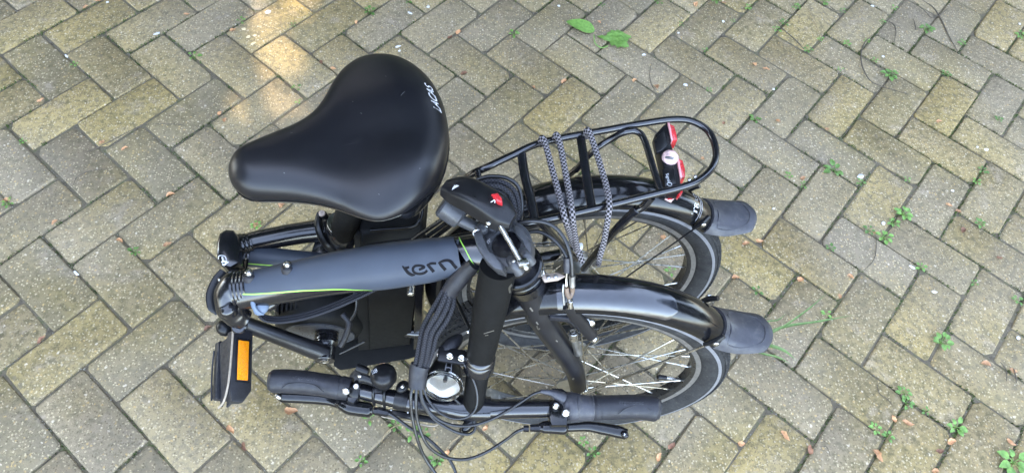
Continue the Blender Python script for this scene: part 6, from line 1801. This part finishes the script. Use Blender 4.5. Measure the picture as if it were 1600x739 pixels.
# dry leaves and seeds
def dry(p, L, W, rz, label, mat='dry', curl=.5):
    m = MB()
    leaf_blade(m, (-L / 2, 0, .0012), (1, 0, 0), L, W, L * .12, -L * .10 * curl, 7, .45, .12)
    v = rng.uniform(-.4, .4)
    for q in m.v:
        q.z += abs(q.y) * v * .6 + .0008 * math.sin(q.x * 700 + L * 1e4)
        q.y += .0016 * math.sin(q.x * 260 + v * 9)
    zmin = min(q.z for q in m.v)
    for q in m.v:
        q.z -= zmin - .0003
    o = m.build('dry_leaf', mat, angle=80)
    place(o, p, rz)
    tag(o, label, 'dry leaf', 'dry leaves fallen on the paving')
DRY = [
    ((-1.1792, 0.7503, 0), .019, .0045, .6, 'dry', 'orange-brown dry leaf at the corner of a paver on the left'),
    ((-1.0092, 0.6332, 0), .014, .0050, .9, 'dry', 'orange curled dry leaf, nearer the joint, of two on the left pavers'),
    ((-0.9556, 0.6167, 0), .017, .0040, .4, 'dry', 'orange torn dry leaf lying on the greenish paver at left'),
    ((-0.7638, 0.7278, 0), .013, .0048, 1.5, 'dry', 'orange dry leaf touching its neighbour, the upper one before the saddle nose'),
    ((-0.7496, 0.7068, 0), .016, .0055, -1.0, 'dry', 'orange crinkled dry leaf just above the saddle nose'),
    ((-0.8271, 0.4941, 0), .021, .0050, .35, 'dry', 'orange dry leaf across the joint below the saddle nose'),
    ((-1.0498, 0.4181, 0), .016, .0042, .6, 'dry', 'small yellow-brown dry leaf on a lower left paver'),
    ((-1.1648, 0.4721, 0), .017, .0060, -.5, 'dry', 'tan dry leaf at the left edge beside a green tuft'),
    ((-0.9054, 0.3769, 0), .019, .0045, -.8, 'dry', 'orange dry leaf standing in the joint above a green tuft at left'),
    ((-0.8066, 0.3695, 0), .020, .0050, .6, 'dry', 'orange dry leaf left of the frame hinge'),
    ((-0.7821, 1.0035, 0), .018, .0060, .5, 'dry', 'orange dry leaf at the edge of the sunlit patch'),
    ((-1.164, 1.0655, 0), .015, .0048, .5, 'dry', 'orange dry leaf at the top left, lower of two'),
    ((-1.1389, 1.0908, 0), .016, .0045, .3, 'dry', 'orange dry leaf cut by the top edge at left'),
    ((-0.9081, 1.0546, 0), .020, .0038, -.1, 'dry', 'thin orange dry leaf near the top left of the sunlit patch'),
    ((-0.5829, 0.4733, 0), .018, .0065, .9, 'dry', 'orange folded dry leaf under the saddle beside the seat clamp'),
    ((-0.6302, 0.4208, 0), .014, .0060, 1.2, 'dry', 'orange dry leaf beside a green tuft above the frame tube'),
    ((-0.5464, 0.9033, 0), .015, .0050, -.9, 'brown', 'dark brown dry leaf in the joint beside the wide saddle'),
    ((-0.5139, 0.8831, 0), .018, .0052, -.5, 'dry', 'orange dry leaf touching the wide saddle outline'),
    ((-0.4711, 1.0489, 0), .011, .0045, .7, 'dry', 'short orange dry leaf in the joint above the saddle'),
    ((-0.2017, 1.0283, 0), .019, .0060, 1.3, 'dry', 'orange bent dry leaf in a joint right of the saddle'),
    ((-0.2233, 1.0083, 0), .016, .0050, .6, 'brown', 'brown dry leaf behind the bent orange leaf'),
    ((-0.1845, 0.8811, 0), .019, .0070, .0, 'brown', 'grey-brown shrivelled leaf right of the saddle lettering'),
    ((0.0726, 0.8667, 0), .019, .0050, 1.0, 'dry', 'orange dry leaf on the joint above the rack straps'),
    ((-0.0064, 0.8415, 0), .014, .0040, -.7, 'dry', 'orange-brown dry leaf lying in a joint above the rack'),
    ((0.2583, 0.8773, 0), .014, .0045, .4, 'dry', 'orange dry leaf right of the rack, above its long rail'),
    ((0.3136, 0.8577, 0), .017, .0065, -1.2, 'dry', 'tan seed husk in the joint above the rack loop'),
    ((0.1833, 1.086, 0), .013, .0042, -.4, 'dry', 'orange dry leaf above the big green leaves'),
    ((0.2344, 1.0089, 0), .013, .0045, -.1, 'dry', 'orange dry leaf lying on the lobed green weed'),
    ((0.4691, 1.1737, 0), .022, .0062, 1.1, 'dry', 'orange torn dry leaf at the top edge'),
    ((0.5536, 1.1867, 0), .012, .0040, .2, 'dry', 'pale pink dry leaf at the top edge beside the green tuft'),
    ((0.5942, 0.9496, 0), .016, .0060, -1.3, 'dry', 'orange-brown dry leaf right of the rack loop'),
    ((0.6249, 0.9348, 0), .022, .0040, -.3, 'dry', 'cream twig-like dry leaf pointing at an orange one'),
    ((0.6176, 0.7568, 0), .014, .0055, -1.2, 'dry', 'orange dry leaf beyond the weed right of the rack loop'),
    ((0.7433, 0.7365, 0), .012, .0040, -.2, 'dry', 'small orange dry leaf in the joint above the broad rosette'),
    ((0.4743, 0.7452, 0), .011, .0042, 1.3, 'brown', 'rusty dry leaf inside the view of the rack bend'),
    ((1.0548, 0.7713, 0), .020, .0045, .2, 'dry', 'orange dry leaf on a right-hand paver beside a joint'),
    ((0.6415, 0.5808, 0), .015, .0055, .1, 'dry', 'bright orange dry leaf beside the tiny weed at right'),
    ((0.991, 0.5119, 0), .016, .0050, -.9, 'dry', 'orange dry leaf, upper of the pair at the far right'),
    ((1.009, 0.4941, 0), .015, .0048, -.1, 'dry', 'orange dry leaf, lower of the pair at the far right'),
    ((1.003, 0.442, 0), .017, .0065, .6, 'brown', 'brown curled leaf below the flat rosette at far right'),
    ((0.7781, 0.4321, 0), .010, .0045, 1.5, 'dry', 'tan dry leaf in the weedy joint at right'),
    ((0.5696, 0.3057, 0), .015, .0068, .9, 'dry', 'orange-pink broad dry leaf above the grass blades'),
    ((0.6876, 0.3137, 0), .017, .0052, -.5, 'dry', 'orange dry leaf at a joint crossing right of the grass'),
    ((0.6508, 0.2659, 0), .011, .0045, .8, 'dry', 'pink dry leaf at the head of the grass joint'),
    ((1.0641, 0.3691, 0), .012, .0045, .2, 'brown', 'small brown leaf crumb on the paver at far right'),
    ((0.4221, 0.3083, 0), .018, .0050, .1, 'dry', 'orange dry leaf beside the rear tyre'),
    ((0.4624, 0.3952, 0), .018, .0050, -.1, 'dry', 'orange dry leaf under the rear flap, left of two'),
    ((0.4956, 0.4025, 0), .018, .0055, -.3, 'dry', 'pink-orange dry leaf at the rear flap tip'),
    ((0.9318, 0.1107, 0), .021, .0060, -.4, 'dry', 'orange dry leaf in the dark joint at the right'),
    ((0.9881, 0.0968, 0), .017, .0055, -.5, 'dry', 'orange dry leaf at the right edge among dark crumbs'),
    ((0.4565, -0.0382, 0), .025, .0055, -1.0, 'dry', 'long orange dry leaf at lower right, leftmost there'),
    ((0.501, -0.0644, 0), .020, .0060, 1.2, 'brown', 'rust-brown leaf lying in the diagonal joint at lower right'),
    ((0.6355, -0.0774, 0), .029, .0065, -1.2, 'dry', 'tall cream-brown dry leaf in a joint at the bottom'),
    ((0.6909, -0.0046, 0), .015, .0052, 1.5, 'dry', 'orange dry leaf standing in the joint beside a weed'),
    ((0.7177, -0.0137, 0), .024, .0052, -.4, 'dry', 'orange forked dry leaf on a paver below the yellow one'),
    ((0.7967, -0.0509, 0), .020, .0062, .2, 'dry', 'pink dry leaf below the corner rosette'),
    ((0.7665, -0.0683, 0), .017, .0050, -.1, 'brown', 'brown-orange leaf left of the pink one near the bottom'),
    ((0.9219, -0.0528, 0), .020, .0048, -.8, 'dry', 'orange-pink dry leaf above the large corner rosette'),
    ((0.7438, -0.1072, 0), .015, .0050, -.2, 'dry', 'orange dry leaf cut by the bottom edge at right'),
    ((-0.5015, 0.0127, 0), .029, .0075, -.15, 'dry', 'large tan dry leaf on the paver below the left grip'),
    ((-0.6067, -0.0221, -0), .024, .0050, -.95, 'dry', 'orange dry leaf wedged in the joint below the pedal'),
    ((-0.577, -0.0539, 0), .022, .0040, -.95, 'brown', 'brown leaf strip in the joint below the pedal'),
    ((-0.687, 0.1794, 0), .018, .0045, .5, 'brown', 'brown dry leaf in the joint left of the pedal'),
    ((-0.9969, 0.1529, 0), .020, .0045, .8, 'brown', 'dark brown leaf in a joint on the left'),
    ((0.2266, -0.0556, 0), .019, .0050, .9, 'brown', 'rusty leaf in the joint below the right grip'),
    ((0.1986, -0.0771, 0), .018, .0045, .9, 'dry', 'orange leaf strip lower in the joint below the right grip'),
    ((0.3657, -0.0526, 0), .014, .0058, -.3, 'dry', 'pink-orange dry leaf at the joint corner below the front flap'),
    ((-0.3368, 0.1006, 0), .022, .0075, .4, 'dry', 'tan dry leaf half hidden behind the bell'),
    ((-0.1329, -0.02, 0), .015, .0045, 1.1, 'dry', 'pink-tan dry leaf right of the clamp knob'),
    ((-0.2038, -0.0664, 0), .013, .0050, 1.5, 'dry', 'rusty orange leaf between the hanging cables'),
    ((0.1658, -0.0047, 0), .017, .0050, -.3, 'dry', 'red-brown dry leaf behind the right brake lever'),
    ((0.1567, 0.5287, 0), .011, .0045, 1.2, 'dry', 'dry leaf seen through the rack beside the rear fender'),
    ((0.2734, 0.4066, 0), .018, .0065, -.8, 'dry', 'orange dry leaf seen through the spokes of the rear wheel'),
    ((0.4011, 0.6328, 0), .012, .0050, -1.0, 'dry', 'orange dry leaf framed by the rack loop beside the rear light'),
]
for p, L, W, rz, mat, label in DRY:
    dry(p, L * .92, W * .92, rz, label, mat, rng.uniform(.2, 1.0))

# cream petals lying in the sunlit patch
def flat_bit(name, mat, p, r, asp, rz, label, cat, group=None, h=.0016):
    """a thin uneven flake"""
    m = MB()
    n = 9
    top, bot = [], []
    for i in range(n):
        a = 6.283 * i / n
        k = r * rng.uniform(.7, 1.15)
        top.append(Vector((math.cos(a) * k * .8, math.sin(a) * k * asp * .8, h)))
        bot.append(Vector((math.cos(a) * k, math.sin(a) * k * asp, 0)))
    m.loft([bot, top])
    o = m.build(name, mat, angle=50)
    place(o, p, rz)
    tag(o, label, cat, group)
for p, r, a, rz, label in (((-0.7557, 1.0095, 0), .0062, .9, 0, 'round cream petal, uppermost in the sunlit patch'), ((-0.74, 0.9828, 0), .0060, .75, .6, 'cream petal in the middle of the sunlit petals'),
                           ((-0.7249, 0.9587, 0), .0095, .5, .7, 'long cream petal, lowest of the sunlit petals'), ((-0.7248, 0.9882, 0), .0052, .7, .3, 'small cream petal beside the long one')):
    flat_bit('petal', 'petal', p, r, a, rz, label, 'petal', 'cream petals')
for p, r, a, rz, label in [
    ((-1.1627, 0.8946, 0), .0075, .45, -.7, 'elongated white flake in a joint near the upper left'),
    ((-0.9675, 0.9819, 0), .0110, .38, .4, 'white stick-like flake between two pavers at the top left'),
    ((-0.9731, 0.2984, 0), .0100, .40, -.7, 'white rectangular flake in a joint at the left'),
    ((-1.1156, 1.0874, 0), .0045, .8, 0, 'lilac-white flake at the top edge beside a dry leaf'),
    ((-0.7041, 1.0761, 0), .0100, .8, .5, 'large white flake above the sunlit patch'),
    ((-0.332, 1.0932, 0), .0088, .45, -.6, 'white feathery flake above the wide saddle'),
    ((-0.2849, 1.1206, 0), .0055, .8, .2, 'white flake beside the joint above the saddle'),
    ((-0.3571, 0.9688, 0), .0090, .42, .4, 'white squiggle of droppings touching the top of the saddle'),
    ((-0.3528, 0.9531, 0), .0045, .7, .2, 'white drop below the squiggle at the saddle'),
    ((0.0749, 1.1448, 0), .0055, .75, 0, 'round white flake above the plantain leaf'),
    ((0.2951, 0.9721, 0), .0066, .6, .1, 'lilac-white flake below the lobed weed'),
    ((0.4022, 1.0589, 0), .0045, .6, .1, 'pale flake in a joint right of the lobed weed'),
    ((0.3936, 0.8701, 0), .0082, .7, -.1, 'white droppings on the paver above the rack loop'),
    ((0.5382, 1.1112, 0), .0052, .9, 0, 'round white pebble between seedlings at the top'),
    ((1.0011, 1.2005, 0), .0085, .6, -.2, 'white flake at the top right near a twig'),
    ((0.9732, 0.9989, 0), .0058, .7, 0, 'white oval flake beside the curved root'),
    ((1.4371, 1.1518, 0), .0055, .9, .6, 'white shell at the right edge'),
    ((0.7921, 0.5909, 0), .0110, .8, .4, 'white splash between two pavers at right'),
    ((0.8092, 0.4573, 0), .0065, .9, .8, 'white flake in the weedy joint at right'),
    ((1.1543, 0.685, 0), .0072, .9, 0, 'larger round white pebble at the far right'),
    ((1.1329, 0.6925, 0), .0045, .9, 0, 'smaller round white pebble at the far right'),
    ((0.843, 0.3421, 0), .0115, .38, -.55, 'long white flake in a joint at the right'),
    ((0.8754, 0.2796, 0), .0075, .55, -.1, 'white flake lying on a yellowish paver at right'),
    ((1.0301, 0.1708, 0), .0060, .85, .2, 'white ring-shaped shell at the right edge'),
    ((1.0163, 0.5553, 0), .0050, .7, -.2, 'white flake on the grey paver at right'),
    ((0.5499, 0.4921, 0), .0050, .6, 0, 'white flake just beyond the rear flap'),
    ((0.631, 0.865, 0), .0045, 1, 0, 'round white pebble in a joint right of the rack loop'),
]:
    flat_bit('white_flake', 'flake', p, r * .85, a, rz, label, 'flake', 'white flakes on the paving')

def twig(pts, r, label, mat='twig'):
    tag(MB().tube(pts, [q * .8 for q in r], n=6, k=5).build('twig', mat), label, 'twig', 'twigs on the paving')
twig([(1.1614, 1.2338, 0.003), (1.1866, 1.2029, 0.003), (1.1939, 1.1557, 0.003), (1.1945, 1.0913, 0.003), (1.1991, 1.0243, 0.003)], [.0010, .0022, .0024, .0020, .0010], 'long dark twig slanting at the top right')
twig([(1.13, 1.2307, 0.004), (1.1539, 1.1839, 0.004), (1.1668, 1.1583, 0.004), (1.2003, 1.176, 0.004), (1.2381, 1.2049, 0.004)], [.0008, .0012, .0016, .0013, .0006], 'forked side twig crossing the long dark twig')
twig([(0.9636, 1.0788, 0.003), (0.9346, 1.0499, 0.003), (0.9133, 1.0146, 0.003), (0.9008, 0.9709, 0.003), (0.9003, 0.9311, 0.003), (0.9097, 0.9017, 0.003), (0.937, 0.8847, 0.003), (0.9691, 0.8726, 0.003), (1.0011, 0.8605, 0.003)], [.0010, .0018, .0022, .0022, .0022, .0018, .0014, .0010, .0006], 'curved dark root between pavers at the upper right')
twig([(1.0202, 1.1405, 0.003), (1.0408, 1.1262, 0.003), (1.0389, 1.0955, 0.003), (1.0204, 1.0544, 0.003)], [.0012, .0016, .0016, .0010], 'small arched twig right of the curved root')
twig([(0.6894, 1.1216, 0.003), (0.7085, 1.0824, 0.003), (0.7304, 1.0489, 0.003), (0.7476, 1.0134, 0.003)], [.0008, .0014, .0018, .0012], 'straight brown twig among the weeds at the upper right')
twig([(0.8004, 1.1851, 0.003), (0.8029, 1.1332, 0.003), (0.8078, 1.0778, 0.003), (0.8083, 1.0433, 0.003)], [.0006, .0010, .0010, .0006], 'dry straw stem at the upper right', 'straw')
twig([(0.8661, 1.1943, 0.003), (0.878, 1.1739, 0.003), (0.8961, 1.1698, 0.003), (0.9124, 1.1734, 0.003)], [.0006, .0012, .0012, .0006], 'short arched twig at the top right')
twig([(1.1084, 1.1508, 0.003), (1.1057, 1.1247, 0.003), (1.1008, 1.104, 0.003)], [.0010, .0016, .0010], 'short dark stub of a twig')
twig([(0.7812, 0.427, 0.003), (0.7684, 0.3841, 0.003), (0.7518, 0.3539, 0.003), (0.7238, 0.3305, 0.003)], [.0008, .0012, .0012, .0006], 'thin bent stem at the right above the joint')
twig([(0.676, 0.0687, 0.003), (0.6751, 0.0471, 0.003), (0.6869, 0.0365, 0.003), (0.697, 0.0206, 0.003)], [.0006, .0010, .0010, .0006], 'thin dark rootlet beside the pale yellow paver')
twig([(0.9646, 0.1155, 0.003), (0.9702, 0.0971, 0.003), (0.9621, 0.0733, 0.003)], [.0008, .0014, .0008], 'black curled crumb of a twig, left of two')
twig([(0.9892, 0.1014, 0.003), (0.9861, 0.0831, 0.003), (0.9818, 0.0692, 0.003)], [.0010, .0016, .0010], 'black curled crumb of a twig, right of two')
twig([(-1.0379, 0.5153, 0.003), (-1.0364, 0.5341, 0.003), (-1.0199, 0.5485, 0.003), (-0.9946, 0.5562, 0.003), (-0.9681, 0.5605, 0.003)], [.0005, .0009, .0010, .0009, .0005], 'thin brown arched stem on the left pavers')
twig([(-1.0347, 0.6028, 0.003), (-1.0146, 0.6161, 0.003), (-0.9822, 0.6429, 0.003), (-0.9327, 0.6859, 0.003)], [.0006, .0011, .0012, .0008], 'brown twig along a joint at the left')
twig([(-0.9284, 0.6861, 0.003), (-0.8858, 0.6896, 0.003), (-0.8494, 0.6891, 0.003), (-0.8284, 0.686, 0.003)], [.0005, .0008, .0008, .0004], 'hair-thin stem across the dark paver at left')
twig([(0.3112, 0.9399, 0.003), (0.3015, 0.9032, 0.003), (0.3019, 0.8655, 0.003), (0.3094, 0.8439, 0.003)], [.0006, .0010, .0014, .0008], 'dark curled stem in the joint above the rack')
twig([(0.1671, 1.1343, 0.003), (0.1484, 1.1006, 0.003), (0.1617, 1.0669, 0.003), (0.1654, 1.0476, 0.003)], [.0005, .0010, .0012, .0010], 'dark bent stem running to the plantain leaf')
twig([(-0.3273, -0.0464, 0.003), (-0.3201, -0.0298, 0.003), (-0.303, -0.0166, 0.003), (-0.284, -0.0118, 0.003)], [.0006, .0010, .0012, .0008], 'pale stem in the joint below the control box', 'straw')
twig([(-0.2064, -0.06, 0.003), (-0.1959, -0.047, 0.003), (-0.1852, -0.0387, 0.003), (-0.178, -0.0303, 0.003)], [.0008, .0012, .0012, .0010], 'pale bent stem under the clamp knob', 'straw')
twig([(0.523, -0.059, 0.003), (0.5356, -0.0603, 0.003), (0.5377, -0.0774, 0.003)], [.0005, .0009, .0005], 'thin curled rootlet at lower right')
